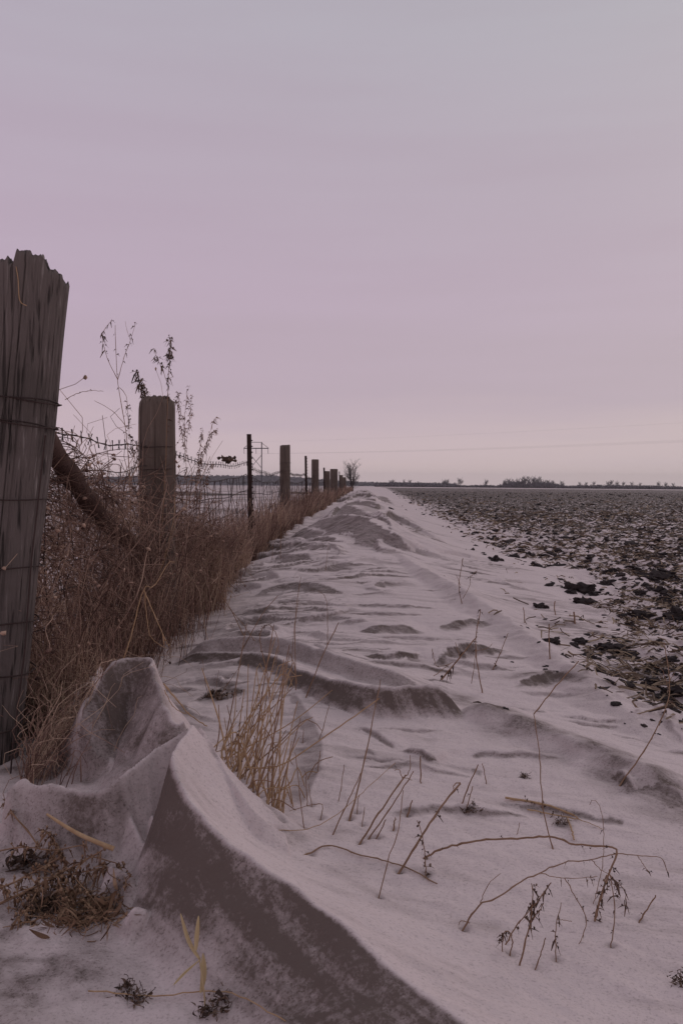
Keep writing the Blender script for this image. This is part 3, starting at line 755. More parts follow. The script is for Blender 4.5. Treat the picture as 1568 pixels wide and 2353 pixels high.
root = thing('woven_wire_fence', (POSTX[0], 2.4, 0.9), 'sagging rusty woven wire netting hung between the fence posts', 'wire fence')
hz = [.90, .75, .60, .47, .35, .24, .14]
for i in range(0, 9):
    pm_ = MB()
    sags = [.05+.03*math.sin(i*2.3+k*1.1) for k in range(len(hz))]
    if i in (1, 2): sags = [.07, .055, .06, .05, .04, .03, .02]
    P_ = [span_path(i, z, s_, 24) for z, s_ in zip(hz, sags)]
    r_ = 0.002 if i < 1 else .0032 if i < 4 else .0034
    for p in P_: pm_.tubes(p, r_, 4)
    n = int((POSTY[i+1]-POSTY[i])/(.15 if i < 4 else .3))
    for q in range(1, n):
        f = q/n
        pts = np.array([[np.interp(f, np.linspace(0, 1, 24), p[:, k]) for k in range(3)] for p in P_])
        pts[:, 0] += rng.normal(0, .012, len(pts)); pts[:, 1] += rng.normal(0, .012, len(pts)) + np.linspace(0, rng.normal(0, .06), len(pts))
        pm_.tubes(pts, r_*.9, 3)
    pm_.build('wire_netting', 'wire', root, root.location)
# the lump of leaves caught on the barbed wire
c = at(525, 1056, 6.7)
lm = MB(); n = 60
C = c+rng.normal(0, 1, (n, 3))*np.array([.026, .03, .012]); lm.blobs(C, rng.uniform(.006, .016, n), .4)
tag(lm.build('leaf_clump', 'seed', origin=c), 'small dark clump of leaves caught on the barbed wire before the tall steel post', 'leaves')

# ------------------------------------------------------------------ dry grass and vines along the fence (nobody could count them)
def curves(n, base_p, dirv, length, droop, wig, npt, seed):
    r_ = np.random.default_rng(seed)
    t = np.linspace(0, 1, npt)[None, :, None]
    L = length[:, None, None]
    p = base_p[:, None] + dirv[:, None]*L*t
    p[..., 2] -= (droop[:, None]*length[:, None])*(t[..., 0]**2)
    ph = r_.uniform(0, 6.28, (n, 2)); fq = r_.uniform(2, 6, (n, 2)); am = wig*length
    p[..., 0] += am[:, None]*np.sin(fq[:, 0:1]*t[..., 0]*2+ph[:, 0:1])*t[..., 0]
    p[..., 1] += am[:, None]*np.sin(fq[:, 1:2]*t[..., 0]*2+ph[:, 1:2])*t[..., 0]
    return p
def veg_h(y): return np.interp(y, [1.9, 2.3, 3.0, 4.0, 4.9, 5.6, 6.5, 8, 12, 20, 60, 95], [.30, .38, .46, .60, .70, .64, .56, .48, .48, .48, .5, .5])
def grass_belt():
    b = MB()
    specs = [(2.52, 5.6, 6800, .0011, 6), (5.0, 9.0, 6000, .0020, 5), (8.5, 16, 6000, .0030, 4), (15, 35, 6500, .0055, 4), (32, 95, 6500, .012, 4)]
    for i, (y0, y1, n, r, npt) in enumerate(specs):
        y = np.exp(rng.uniform(math.log(y0), math.log(y1), n))
        ll = np.interp(y, [2, 3, 5, 8, 15, 95], [-.22, -.26, -.28, -.3, -.35, -.5]); rl = np.interp(y, [2, 2.6, 3.5, 4.5, 5.5, 7, 12, 95], [.14, .16, .20, .20, .10, .07, .06, .06])
        off = rng.normal(0, .55, n)-.12*(y > 5) + (y > 5)*.35*perlin(y*1.1, y*0, 7); off = np.where(off < 0, -off*ll, off*rl)
        x = fence_x(y) + np.where(y < 3.4, (3.4-y)*.02, 0) + off
        z = H(x, y)[0]-.02
        keep = rng.random(n) < np.clip(.62+.75*fbm(x*1.6, y*1.1, 131, 2), .12, 1)
        hgt = veg_h(y)*rng.choice([.45, .8, 1.15, 1.5], n, p=[.35, .35, .2, .1])*rng.uniform(.7, 1.15, n)*np.clip(1.15-np.abs(off)*.9, .3, 1)*(1+.35*perlin(y*1.7, y*0, 3)); hgt = np.minimum(hgt, np.where(y > 4.8, .62, .8))
        d = np.stack([rng.normal(.02, .16, n)+off*.25, rng.normal(0, .2, n), np.ones(n)], 1)
        p = curves(n, np.stack([x, y, z], 1), d, hgt, np.abs(rng.normal(.15, .25, n)), .08, npt, 100+i)
        rr = r*np.linspace(1.15, .45, npt)[None]*rng.uniform(.7, 1.3, (n, 1))
        b.tubes(p[keep], rr[keep], 3)
    n = 520; y = rng.uniform(2.12, 2.75, n); x = fence_x(y)+rng.normal(.13, .10, n)
    x = np.where(y < 2.6, np.maximum(x, np.interp(y, [2.1, 2.6], [-.80, -.88])), x)
    z = H(x, y)[0]-.01; hgt = rng.uniform(.10, .42, n)
    d = np.stack([np.abs(rng.normal(.05, .35, n)), rng.normal(-.05, .35, n), np.ones(n)], 1)
    p = curves(n, np.stack([x, y, z], 1), d, hgt, rng.uniform(.1, 1.1, n), .07, 8, 133)
    b.tubes(p, .0012*np.linspace(1.1, .45, 8)[None]*rng.uniform(.7, 1.3, (n, 1)), 3)
    tag(b.build('dry_grass', 'grass'), 'thick reddish-brown dry grass growing along the wire fence', 'grass', kind='stuff')
grass_belt()
def vine_belt():
    b = MB(); pods = []
    n = 4300; y = np.exp(rng.uniform(math.log(2.45), math.log(6.4), n))
    x = fence_x(y) - .05 + rng.normal(0, .09, n)*np.clip(y/3.6, .5, 1.1)
    z = np.array(H(x, y)[0]) + rng.uniform(0, 1, n)*np.interp(y, [2.2, 2.6, 3.6, 4.6, 5.4, 6.4], [.70, .86, .80, .74, .55, .25])
    an = rng.uniform(0, 6.28, n); L = rng.uniform(.10, .42, n)
    d = np.stack([.55*np.cos(an), .9*np.sin(an), rng.normal(.25, .45, n)], 1)
    p = curves(n, np.stack([x, y, z], 1), d, L, rng.uniform(.1, .9, n), .13, 9, 7)
    b.tubes(p, (rng.uniform(.0009, .0021, (n, 1))*np.linspace(1, .6, 9)[None]), 3)
    # long canes arching over the wire beside the corner post
    n2 = 360; y = rng.uniform(2.5, 6.3, n2); x = fence_x(y)+rng.normal(0, .08, n2)
    z = H(x, y)[0]
    L = rng.uniform(.55, 1.1, n2)*np.interp(y, [2.5, 4.6, 5.3, 6.3], [1, 1, .65, .5])
    d = np.stack([rng.normal(.05, .16, n2), rng.normal(.1, .22, n2), np.ones(n2)], 1)
    q = curves(n2, np.stack([x, y, z], 1), d, L, rng.uniform(0, .35, n2), .05, 14, 8)
    b.tubes(q, (rng.uniform(.0012, .0026, (n2, 1))*np.linspace(1.1, .5, 14)[None]), 4)
    # coils around the brace
    for k in range(60):
        f = rng.uniform(0, 1); c = pth[int(f*25)]
        a = np.linspace(0, rng.uniform(3, 8), 16); rr = rng.uniform(.045, .10)
        b.tubes(np.stack([c[0]+rr*np.cos(a), c[1]+rng.uniform(-.1, .1)+.015*a, c[2]+rr*np.sin(a)*rng.uniform(.5, 1)], 1), .0014, 3)
    # dead leaves and pods
    sel = np.concatenate([p[:, 5], p[:, 8], q[:, 9], q[:, 12]]); sel = sel[rng.random(len(sel)) < .22]
    b.blobs(sel, rng.uniform(.004, .011, (len(sel), 3))*np.array([1, 1, .7]), .35)
    tag(b.build('vine_tangle', 'vine'), 'tangle of dead brown vines and pods climbing the fence by the corner post', 'vines', kind='stuff')
vine_belt()

# ------------------------------------------------------------------ hand-placed stalks and weeds
STALKS = 'dry stalks standing in the snow'
def world_path(px, base_y=None, depth=0.0, base_hit=True):
    """photo pixels -> points: the first pixel stands on the ground, the rest stay near its distance, leaning by depth metres"""
    p0 = hit(*px[0]); Y0 = p0[1] if base_y is None or depth == 'lay' else base_y
    if base_y is None: BASES.append(p0)
    n = len(px); out_ = []
    for i, (a, b_) in enumerate(px):
        f = i/max(n-1, 1)
        if depth == 'lay': g_ = hit(a, b_); out_.append(at(a, b_, g_[1]-.004)+np.array((0, 0, .003)))
        elif isinstance(depth, tuple): out_.append(at(a, b_, hit(a, b_)[1]-depth[0]-depth[1]*f))
        elif depth == 'ends': out_.append(at(a, b_, Y0 + (hit(*px[-1])[1]-Y0)*f))
        else: out_.append(at(a, b_, Y0 + depth*f))
    if base_y is None:
        d = out_[0]-out_[1]; d = d/np.linalg.norm(d); out_.insert(0, out_[0]+d*.03)
    return np.array(out_)
def leaves_on(path, n, size, mb, lo=.3):
    i = rng.uniform(lo, 1, n)*(len(path)-1); k = i.astype(int).clip(0, len(path)-2)
    c = path[k]+(path[k+1]-path[k])*(i-k)[:, None]
    d = rng.normal(0, 1, (n, 3)); d[:, 2] -= .4; d /= np.linalg.norm(d, axis=1, keepdims=True)
    L = .72*size*rng.uniform(.5, 1.4, n)
    t = np.linspace(0, 1, 4)[None, :, None]
    p = c[:, None]+d[:, None]*L[:, None, None]*t; p[..., 2] -= .5*L[:, None]*t[..., 0]**2
    W = L[:, None]*np.array([.05, .085, .075, .03])[None]*rng.uniform(.5, 1.3, (n, 1))
    sd = np.cross(d, rng.normal(0, 1, (n, 3)))
    mb.ribbons(p, W, sd)
    mb.blobs(c+d*L[:, None]*.5, L[:, None]*np.array([[.12, .12, .16]])*rng.uniform(.6, 1.2, (n, 3)), .3)
def plant(name, label, cat, stems, group=None, mtl='stalk', leaf=None, lm='seed', nodes=True):
    """stems: list of (pixels, r0_mm, r1_mm, depth[, parent_y])"""
    paths = []
    for st in stems:
        px, r0, r1, dp = st[:4]; by = st[4] if len(st) > 4 else None
        w_ = world_path(px, by if by is None or by > 0 else paths[0][1][1], dp)
        n = max(8, 5*len(px)); q = smooth_path(w_, n)
        q[2:] += rng.normal(0, .0006, q[2:].shape)
        paths.append((q, w_[1] if by is None else w_[0], r0, r1))
    o = paths[0][0][0].copy() if False else paths[0][1]
    if len(paths) == 1 and not leaf:
        q, _, r0, r1 = paths[0]
        mb = MB(); rad = np.linspace(r0, r1, len(q))*.00084
        if nodes: rad = rad*(1+.22*(np.arange(len(rad)) % 5 == 2))
        mb.tubes(q, rad, 6)
        return tag(mb.build(name, mtl, origin=o), label, cat, group)
    root = thing(name, o, label, cat, group)
    for j, (q, _, r0, r1) in enumerate(paths):
        mb = MB(); rad = np.linspace(r0, r1, len(q))*.00084
        if nodes: rad = rad*(1+.22*(np.arange(len(rad)) % 5 == 2))
        mb.tubes(q, rad, 6); mb.build('stem' if j == 0 else 'side_stem', mtl, root, o)
    if leaf:
        mb = MB()
        for j, n, size, lo in leaf: leaves_on(paths[j][0], n, size, mb, lo)
        mb.build('dried_leaves', lm, root, o)
    return root

# tall weeds by the fence
plant('dried_weed', 'tallest forked weed rising left of the round-topped post', 'weed', [
    ([(292,1400),(300,1180),(292,1010),(270,870),(265,747)], 3.2, 1.2, .05, 3.7),
    ([(270,870),(250,830),(238,790),(236,765),(258,733)], 1.7, .7, -.03, 3.75), ([(271,872),(285,822),(300,782),(312,740)], 1.8, .7, .05, 3.75),
    ([(300,782),(292,758),(288,738)], 1.0, .6, 0, 3.8), ([(275,890),(290,910),(295,960),(298,1010)], 1.4, 1.0, 0, 3.75), ([(237,770),(246,748),(262,735)], .8, .5, 0, 3.75)],
    leaf=[(0, 22, .03, .35), (1, 24, .03, .3), (2, 16, .028, .3), (4, 22, .03, .3)], group='dried weeds by the fence')
plant('dried_weed', 'weed with a thick dark seed head standing before the round-topped post', 'weed', [
    ([(330,1420),(368,1240),(380,1080),(386,900),(392,790),(390,775)], 3.2, 1.2, .0, 4.05),
    ([(383,875),(372,845),(360,820),(353,800)], 1.5, .8, 0, 4.05), ([(384,872),(392,868),(398,865)], 1.2, .8, 0, 4.05)],
    leaf=[(0, 50, .034, .78), (0, 20, .03, .5), (1, 30, .032, .35), (0, 50, .036, .88)], group='dried weeds by the fence')
plant('dried_weed', 'feathery grass plume leaning left behind the round-topped post', 'weed', [
    ([(355,1200),(345,1000),(332,910),(318,870),(312,850)], 1.6, .6, 0, 4.45)], leaf=[(0, 90, .045, .78)], group='dried weeds by the fence')
plant('dried_weed', 'fine pale wispy weed just right of the round-topped post', 'weed', [
    ([(430,1250),(428,1080),(424,980),(430,900),(436,885)], 1.8, .6, 0, 4.6), ([(428,1060),(412,960),(405,915)], 1.2, .5, 0, 4.6), ([(427,1030),(437,950),(442,905)], 1.2, .5, 0, 4.6), ([(426,990),(414,940),(410,900)], 1.0, .5, 0, 4.6)],
    leaf=[(0, 90, .028, .4), (1, 60, .026, .3), (2, 60, .026, .3), (3, 40, .026, .3)], group='dried weeds by the fence', lm='vine')
plant('dried_weed', 'bushy seeded weed leaning right beside the sagging barbed wire', 'weed', [
    ([(430,1280),(452,1120),(475,1020),(492,965),(505,960)], 2.0, .7, 0, 4.9), ([(452,1120),(462,1050),(485,1000),(498,985)], 1.4, .6, 0, 4.9), ([(446,1150),(458,1040),(465,985)], 1.4, .6, 0, 4.9), ([(440,1180),(470,1110),(488,1065)], 1.2, .6, 0, 4.9)],
    leaf=[(0, 110, .03, .35), (1, 80, .03, .3), (2, 70, .03, .3), (3, 60, .03, .3)], group='dried weeds by the fence', lm='vine')
plant('dried_weed', 'slender seeded cane close to the left edge of the round-topped post', 'weed', [
    ([(318,1380),(322,1200),(318,1080),(316,1010)], 2.0, .8, 0, 3.9), ([(318,1100),(308,1050),(305,1010)], 1.2, .6, 0, 3.9)], leaf=[(0, 40, .03, .4), (1, 30, .028, .3)], group='dried weeds by the fence')
plant('dried_cane', 'thin arching cane reaching out right from the top of the vine tangle', 'cane', [
    ([(150,918),(180,903),(210,897),(238,899)], 1.3, .7, .1, 2.75)], leaf=[(0, 6, .012, 0)])
plant('dried_cane', 'short straight twig slanting up left above the vine tangle', 'cane', [([(295,985),(260,945),(217,920)], 1.5, .8, .0, 3.3)])
plant('dried_weed', 'reddish-tan leaning weed stem crossing in front of the round-topped post', 'weed', [
    ([(330,1480),(372,1300),(398,1200),(402,1130)], 3.0, 1.4, .0, 3.95), ([(350,1380),(395,1230),(412,1180)], 2.0, 1.0, .0, 3.95)], leaf=[(0, 20, .03, .2)], mtl='straw', lm='vine', group='dried weeds by the fence')
plant('bent_stalk', 'long bent tan stalk leaning over the snow stump in front of the vine tangle', 'stalk', [
    ([(165,1705),(230,1618),(288,1503),(329,1357),(354,1347),(387,1293),(403,1291)], 3.6, 1.3, .08, 2.55), ([(331,1355),(360,1425),(385,1480)], 2.4, 1.4, .0, 2.6), ([(333,1360),(340,1440),(352,1470),(385,1490)], 1.8, 1.0, .02, 2.6)],
    mtl='straw', leaf=[(1, 3, .03, .5)], lm='straw')
plant('dry_twig', 'thin tan twig lying down the right side of the snow stump', 'twig', [([(376,1570),(410,1612),(440,1645),(475,1668)], 2.6, 1.6, .0, 2.15), ([(378,1585),(400,1625),(430,1640)], 1.5, 1.0, 0, -1)], mtl='straw')

# the grass clump
g0 = hit(560, 1800)
clump = thing('grass_clump', g0, 'clump of tall golden grass stems in the hollow behind the front drift', 'grass clump')
for k in range(66):
    f = rng.uniform(0, 1)**1.1; bx, by = 490+f*160+rng.normal(0, 10), 1722+f*160+rng.normal(0, 12)
    Lp = rng.choice([90, 170, 260], p=[.3, .4, .3])*rng.uniform(.7, 1.2); an = rng.normal(.42*(1-.75*f), .27)
    tx, ty = bx + Lp*math.sin(an), by - Lp*math.cos(an)
    if k < 16: tx, ty = rng.uniform(600, 676), rng.uniform(1470, 1600)
    if k in (0, 1, 2): tx, ty = 628+5*k, 1440+22*k
    p0 = hit(bx, by); Y0 = p0[1]; Y0 = min(max(Y0, 1.85), 2.35)
    mid = ((bx+tx)/2+rng.normal(0, 8), (by+ty)/2)
    w_ = np.array([at(bx, by+22, Y0), at(bx, by, Y0), at(*mid, Y0+.02), at(tx, ty, Y0+.05)])
    if k % 3 == 0: w_ = np.concatenate([w_, [at(tx+rng.normal(18, 14), ty+rng.uniform(-12, 70), Y0+.06)]])
    q = smooth_path(w_, 12); mb = MB(); mb.tubes(q, np.linspace(rng.uniform(1.6, 2.9), .9, 12)*.001, 5)
    st_ = mb.build('stem', 'straw' if k % 5 else 'stalk', clump, g0)
for k in range(22):
    p0 = hit(rng.uniform(500, 720), rng.uniform(1740, 1900)); Y0 = min(max(p0[1], 1.8), 2.35)
    a_ = rng.uniform(0, 6.28); L = rng.uniform(.04, .13); p0 = np.array((p0[0], Y0, Hz(p0[0], Y0)))
    q = smooth_path([p0-np.array((0, 0, .01)), p0+np.array((.4*L*math.cos(a_), .3*L*math.sin(a_), L*rng.uniform(.2, .7))), p0+np.array((L*math.cos(a_), .6*L*math.sin(a_), L*rng.uniform(0, .5)))], 9)
    mb = MB(); mb.tubes(q, np.linspace(.0016, .0009, 9), 5); mb.build('stem', 'straw' if k % 3 else 'stalk', clump, g0)
mb = MB()
for k in range(26):
    p = hit(rng.uniform(500, 640), rng.uniform(1740, 1850)); Y0 = min(max(p[1], 1.85), 2.35)
    q = smooth_path([at(*(lambda a: a)((520+rng.uniform(0, 120), 1650+rng.uniform(-80, 160))), Y0), at(540+rng.uniform(0, 120), 1620+rng.uniform(-60, 160), Y0)], 8)
    leaves_on(q, 2, .014, mb, 0)
mb.build('dried_leaves', 'seed', clump, g0)
plant('curled_weed', 'dark weed with a curled comb-like seed head above the golden grass clump', 'weed', [
    ([(620,1600),(612,1540),(600,1490),(597,1460),(604,1440),(620,1436),(632,1450)], 1.6, .8, 0, 2.15), ([(632,1450),(640,1485),(630,1540)], 1.0, .7, 0, 2.15)], leaf=[(0, 26, .012, .5)])

S = lambda px, lb, r0=2.0, r1=1.0, dp=.03, **k: plant('dry_stalk', lb, 'stalk', [(px, r0, r1, dp)], group=STALKS, **k)
S([(679,1585),(678,1425),(691,1326)], 'tall straight needle-tipped stalk just right of the golden grass clump', 2.0, .9, .06)
S([(668,1575),(674,1460),(686,1378)], 'thin stalk standing tight against the tall needle-tipped stalk', 1.4, .8, .05)
S([(703,1601),(743,1500),(778,1430)], 'dark-tipped stalk leaning right over the middle ledge', 2.2, 1.6, .05)
S([(752,1480),(750,1382),(731,1357)], 'thin upright stalk with its tip bent to the left', 1.7, .9, .02)
S([(803,1882),(839,1740),(874,1561)], 'long tapering stalk crossing the dark carved ledge', 2.6, .9, .15)
S([(764,1917),(795,1850),(828,1775)], 'slanting stalk meeting the long tapering stalk near its foot', 2.0, 1.0, .05)
plant('dry_stalk', 'pale smooth straw leaning far right out of the golden grass clump', 'stalk', [([(560,1762),(645,1757),(764,1679),(871,1605)], 2.2, 1.7, .1, 2.0)], group=STALKS, mtl='straw', nodes=False)
S([(966,1798),(965,1760),(965,1736)], 'short upright stub below the small jagged scar in the snow', 2.0, 1.6, .0)
plant('dry_stalk', 'stout slanting stalk with a twiggy broken head', 'stalk', [([(826,1936),(884,1847),(931,1780)], 2.4, 1.8, .06), ([(925,1790),(915,1768),(905,1770)], 1.2, .6, 0, -1), ([(928,1785),(940,1770),(942,1735)], 1.2, .6, 0, -1), ([(925,1785),(945,1790)], 1.0, .6, 0, -1)], group=STALKS)
S([(847,1926),(900,1850),(950,1771)], 'dark slanting stalk crossing the twiggy broken head', 2.0, 1.2, .05)
S([(865,1926),(875,1905),(886,1882)], 'short slanting stub beside the foot of the dark slanting stalk', 1.7, 1.2, .01)
S([(870,2060),(892,1975),(915,1901),(925,1815)], 'very thin upright stem standing right of the slanting stalks', 1.3, .7, .03)
plant('dry_stalk', 'long stout stalk with a split pale tip slanting up right', 'stalk', [([(917,2003),(962,1930),(1008,1860),(1057,1798)], 2.6, 2.2, .07), ([(1057,1798),(1045,1800),(1040,1812)], 1.5, .8, 0, -1)], leaf=[(0, 8, .016, .5)], group=STALKS)
plant('dry_stalk', 'leafy dark twig hanging beside the long stout split-tipped stalk', 'stalk', [([(978,2010),(975,1965),(968,1915),(958,1885)], 1.4, .8, .0)], leaf=[(0, 16, .02, .2)], group=STALKS)
plant('dry_stalk', 'pair of short stems leaning together over a dark hole in the snow', 'stalk', [([(1060,1845),(1078,1800),(1098,1756)], 2.0, 1.4, .02), ([(1116,1800),(1112,1775),(1107,1754)], 1.6, 1.0, 0), ([(1070,1860),(1078,1830),(1085,1805)], 1.8, 1.0, 0)], group=STALKS, leaf=[(2, 8, .025, .0)])
plant('fallen_stalk', 'low bent stem lying on the snow with both ends touching down', 'stem', [([(713,1962),(754,1945),(826,1967),(880,1979),(942,2000),(1004,2034)], 1.9, 1.5, 'lay')])
plant('arched_weed', 'thick arching stem bowed low over the snow with hanging withered leaves', 'weed', [
    ([(977,1970),(1008,1952),(1061,1937),(1123,1928),(1185,1926),(1264,1921),(1317,1939),(1412,1949),(1401,1996),(1379,2058),(1363,2116)], 2.5, 2.0, 'ends'),
    ([(1048,1979),(1085,1958),(1123,1939),(1176,1917)], 1.5, 1.0, -.02, 1.83), ([(980,1968),(985,2010),(990,2034)], 1.4, .9, -.03, -1), ([(1195,1930),(1202,1960),(1212,1985)], 1.8, 1.4, -.01, 1.8), ([(1185,1926),(1190,1905),(1192,1890)], 1.0, .7, 0, 1.8)],
    leaf=[(0, 14, .018, .0), (0, 14, .020, .78), (1, 8, .018, .3), (2, 8, .018, .2)])
plant('branching_weed', 'fine branching weed with long thin drooping sprays and tiny pods', 'weed', [
    ([(1065,2133),(1101,2080),(1149,2058),(1198,2023),(1238,2005),(1291,1983),(1357,1975),(1410,1961),(1463,1966),(1516,1970),(1531,2001)], 1.9, .7, .05),
    ([(1101,2080),(1122,2030),(1150,2006)], .9, .5, 0, -1), ([(1238,2005),(1296,2018),(1372,2012)], .9, .6, .02, -1), ([(1296,2018),(1320,2060),(1345,2120),(1308,2208)], .9, .7, -.02, -1),
    ([(1357,1975),(1380,1998),(1405,2012)], .8, .5, 0, -1), ([(1463,1966),(1480,1990),(1490,2005)], .7, .5, 0, -1), ([(1078,2120),(1060,2115),(1052,2125)], 1.0, .6, 0, -1)],
    leaf=[(2, 6, .016, .3), (3, 8, .016, .2), (0, 6, .012, .5), (5, 4, .014, .6)])
plant('seeded_weed', 'upright weed with a dense dark seed head in the lower right snow', 'weed', [
    ([(1193,2217),(1216,2120),(1229,2080),(1264,2027)], 1.9, 1.0, .02), ([(1216,2130),(1222,2070),(1220,2030)], 1.3, .8, 0, -1), ([(1160,2170),(1190,2120),(1235,2070)], 1.4, .8, 0, -1), ([(1222,2110),(1240,2090),(1247,2072)], 1.0, .7, 0, -1)],
    leaf=[(0, 20, .020, .45), (1, 18, .020, .2), (2, 10, .018, .3), (3, 10, .016, .2)])
plant('seeded_weed', 'small drooping weed with a crumpled seed tassel left of the dense seed head', 'weed', [
    ([(1172,2190),(1176,2160),(1168,2140),(1157,2142),(1154,2165),(1154,2200)], 1.2, .9, .0)], leaf=[(0, 22, .013, .45)])
plant('seeded_weed', 'slim weed with two dark pods standing right of the dense seed head', 'weed', [
    ([(1277,2204),(1275,2138),(1288,2072)], 1.2, .6, .02), ([(1277,2112),(1300,2114),(1312,2116)], .7, .5, 0, -1)], leaf=[(0, 8, .018, .2)])
S([(1229,2224),(1243,2185),(1253,2155)], 'short thin stem between the dense seed head and the slim podded weed', 1.4, .9, .01)
plant('dry_stalk', 'lone short dark stalk leaning right near the right edge of the lower snow', 'stalk', [([(1469,2116),(1488,2085),(1505,2056)], 2.0, 1.3, .02)], leaf=[(0, 3, .012, 0)], group=STALKS)
plant('seeded_weed', 'loose weed with drooping dark pods beside the low end of the arching stem', 'weed', [
    ([(1403,2171),(1411,2090),(1403,2030),(1398,1996)], 1.2, .8, .0), ([(1404,2030),(1430,2040),(1438,2080)], .8, .5, 0, -1), ([(1400,2010),(1415,2025),(1428,2030)], .9, .5, 0, -1), ([(1365,2115),(1380,2060),(1392,2010)], 1.8, 1.0, 0, -1)],
    leaf=[(1, 8, .018, .4), (2, 10, .02, .4), (3, 14, .020, .2), (0, 8, .014, .3)])
plant('thin_stem', 'hair-thin curving stem rising past the fallen snapped stalk', 'stem', [([(1363,2075),(1382,1990),(1385,1900),(1375,1850),(1362,1838),(1352,1848)], .8, .5, .0)], leaf=[(0, 4, .01, .6)])
plant('fallen_stalk', 'snapped double stalk lying flat on the snow with a ragged end', 'stalk', [
    ([(1189,1840),(1251,1851),(1317,1875)], 3.4, 2.8, 'lay'), ([(1210,1862),(1260,1872),(1325,1884),(1317,1875)], 2.0, 1.6, 'lay', -1), ([(1302,1882),(1310,1905),(1318,1932)], 2.2, 2.0, 'lay', -1), ([(1325,1884),(1350,1893),(1385,1908)], 1.2, .7, 'lay', -1)],
    leaf=[(0, 14, .02, 0), (1, 8, .02, 0)], mtl='straw')
plant('snapped_stalk', 'tall thin stem snapped over at the top into a slanting dark stalk', 'stalk', [
    ([(1268,1948),(1246,1851),(1238,1732),(1225,1640)], 1.6, 1.0, .1), ([(1225,1640),(1275,1578),(1328,1518)], 1.8, 1.5, .1, 2.0)])
plant('dry_stalk', 'tall tan stalk bending left out of a dark hollow by the right edge', 'stalk', [
    ([(1427,1798),(1489,1705),(1530,1620),(1536,1560),(1524,1476)], 2.6, 1.0, .2), ([(1536,1590),(1520,1540),(1500,1530)], 1.2, .7, .0, 2.5), ([(1533,1570),(1548,1545)], 1.2, .7, .0, 2.5)], leaf=[(0, 10, .025, .4)], group=STALKS)
plant('dry_stalk', 'branching stalk with a leafy top beside the middle scarred patches', 'stalk', [
    ([(1107,1591),(1091,1485),(1103,1400)], 2.4, 1.6, .05), ([(1013,1562),(1060,1504),(1095,1462)], 2.8, 2.0, .0, 2.72), ([(995,1553),(1040,1520)], 1.3, .9, 0, 2.72), ([(1082,1570),(1094,1490)], 1.3, .8, 0, 2.72), ([(1055,1508),(1045,1475)], 1.3, .8, 0, 2.72), ([(1090,1495),(1115,1490),(1130,1478)], 1.1, .7, 0, 2.72), ([(992,1490),(998,1520),(1005,1532),(1030,1525)], 1.1, .7, 0, 2.72)],
    leaf=[(0, 14, .02, .5), (1, 8, .03, .1), (6, 5, .02, 0)], group=STALKS)
plant('dry_stalk', 'short reddish stalk leaning right beside the branching leafy-topped stalk', 'stalk', [([(1133,1534),(1150,1495),(1166,1454)], 2.2, 1.3, .02)], leaf=[(0, 6, .025, 0)], group=STALKS)
plant('dry_stalk', 'twiggy upright stalk alone on the smooth snow near the field edge', 'stalk', [
    ([(1060,1386),(1053,1344),(1063,1282)], 2.6, 1.8, .05), ([(1057,1345),(1047,1320)], 1.6, 1.0, 0, -1), ([(1062,1375),(1078,1345),(1080,1325),(1096,1310)], 1.8, 1.0, 0, -1)], leaf=[(0, 8, .03, 0), (2, 8, .03, .4)], group=STALKS)
S([(1262,1512),(1260,1470),(1260,1433)], 'upright corn stub behind the darkest scar on the right', 3.2, 2.6, .0)
S([(1319,1430),(1318,1418),(1317,1405)], 'thick dark corn stub standing alone between two patches of soil', 5.0, 5.0, .0, nodes=False)
S([(1275,1412),(1272,1395),(1274,1380)], 'pale corn stub left of the thick dark stub', 3.5, 3.0, .0)
S([(1204,1430),(1203,1412),(1201,1395)], 'small reddish stub at the left end of the field litter', 3.0, 2.0, .0)
for i, (px, lb, r_) in enumerate([
    ([(819,1868),(822,1836),(825,1826)], 'short upright stem left of the slanting stalks', 1.4), ([(777,1840),(783,1810),(790,1756)], 'straight thin stem between the long tapering stalk and the grass clump', 1.3),
    ([(736,1880),(736,1846),(665,1862)], 'thin stem broken into a right angle beside the grass clump', 1.3), ([(697,1898),(688,1820),(678,1728)], 'thin upright stem at the right edge of the grass clump', 1.3),
    ([(729,1770),(736,1725)], 'short dark stub inside the curved edge of the hollow', 1.6), ([(734,1695),(745,1662),(756,1620)], 'thin slanting stem on the curved rim of the hollow', 1.4),
    ([(695,1703),(697,1675)], 'tiny dark stub in the middle of the hollow', 1.4), ([(832,1895),(837,1853)], 'tiny stem just right of the short upright stem', 1.3),
    ([(706,1850),(702,1780),(698,1770)], 'thin dark stem at the edge of the hollow below the leaning straw', 1.4), ([(716,1850),(708,1800)], 'thin stem leaning against the dark stem by the hollow edge', 1.2)]):
    S(px, lb, r_, r_*.6, .01)
S([(643,1905),(703,1905),(777,1868),(847,1806),(908,1753)], 'long pale hair-thin straw curving low over the snow', 1.2, .6, .1, mtl='straw', nodes=False)
S([(644,1281),(645,1220),(646,1152)], 'tall reed-thin stem by the fence near the flat-topped post', 3.0, 1.8, .0)
S([(625,1285),(626,1262),(627,1250)], 'short stem left of the reed-thin stem by the fence', 2.5, 1.6, .0)
S([(747,1312),(752,1270),(755,1245)], 'hair-thin far stem on the smooth snow', 2.0, 1.0, .0)
for px, lb in [([(936,1872),(940,1858),(946,1838)], 'curled leaf stub standing right of the twiggy broken head'), ([(903,1905),(905,1890),(908,1878)], 'short curled leaf stub low between the slanting stalks')]:
    S(px, lb, 3.0, 1.4, .01, nodes=False)
plant('dry_twig', 'dark twigs poking out of the snow beside the fence brush', 'twig', [([(560,1485),(585,1440),(610,1400),(638,1368)], 2.2, 1.2, .1), ([(560,1460),(530,1400),(505,1365)], 2.4, 1.4, 0, -1), ([(590,1480),(555,1430),(520,1390)], 1.8, 1.0, 0, -1)])
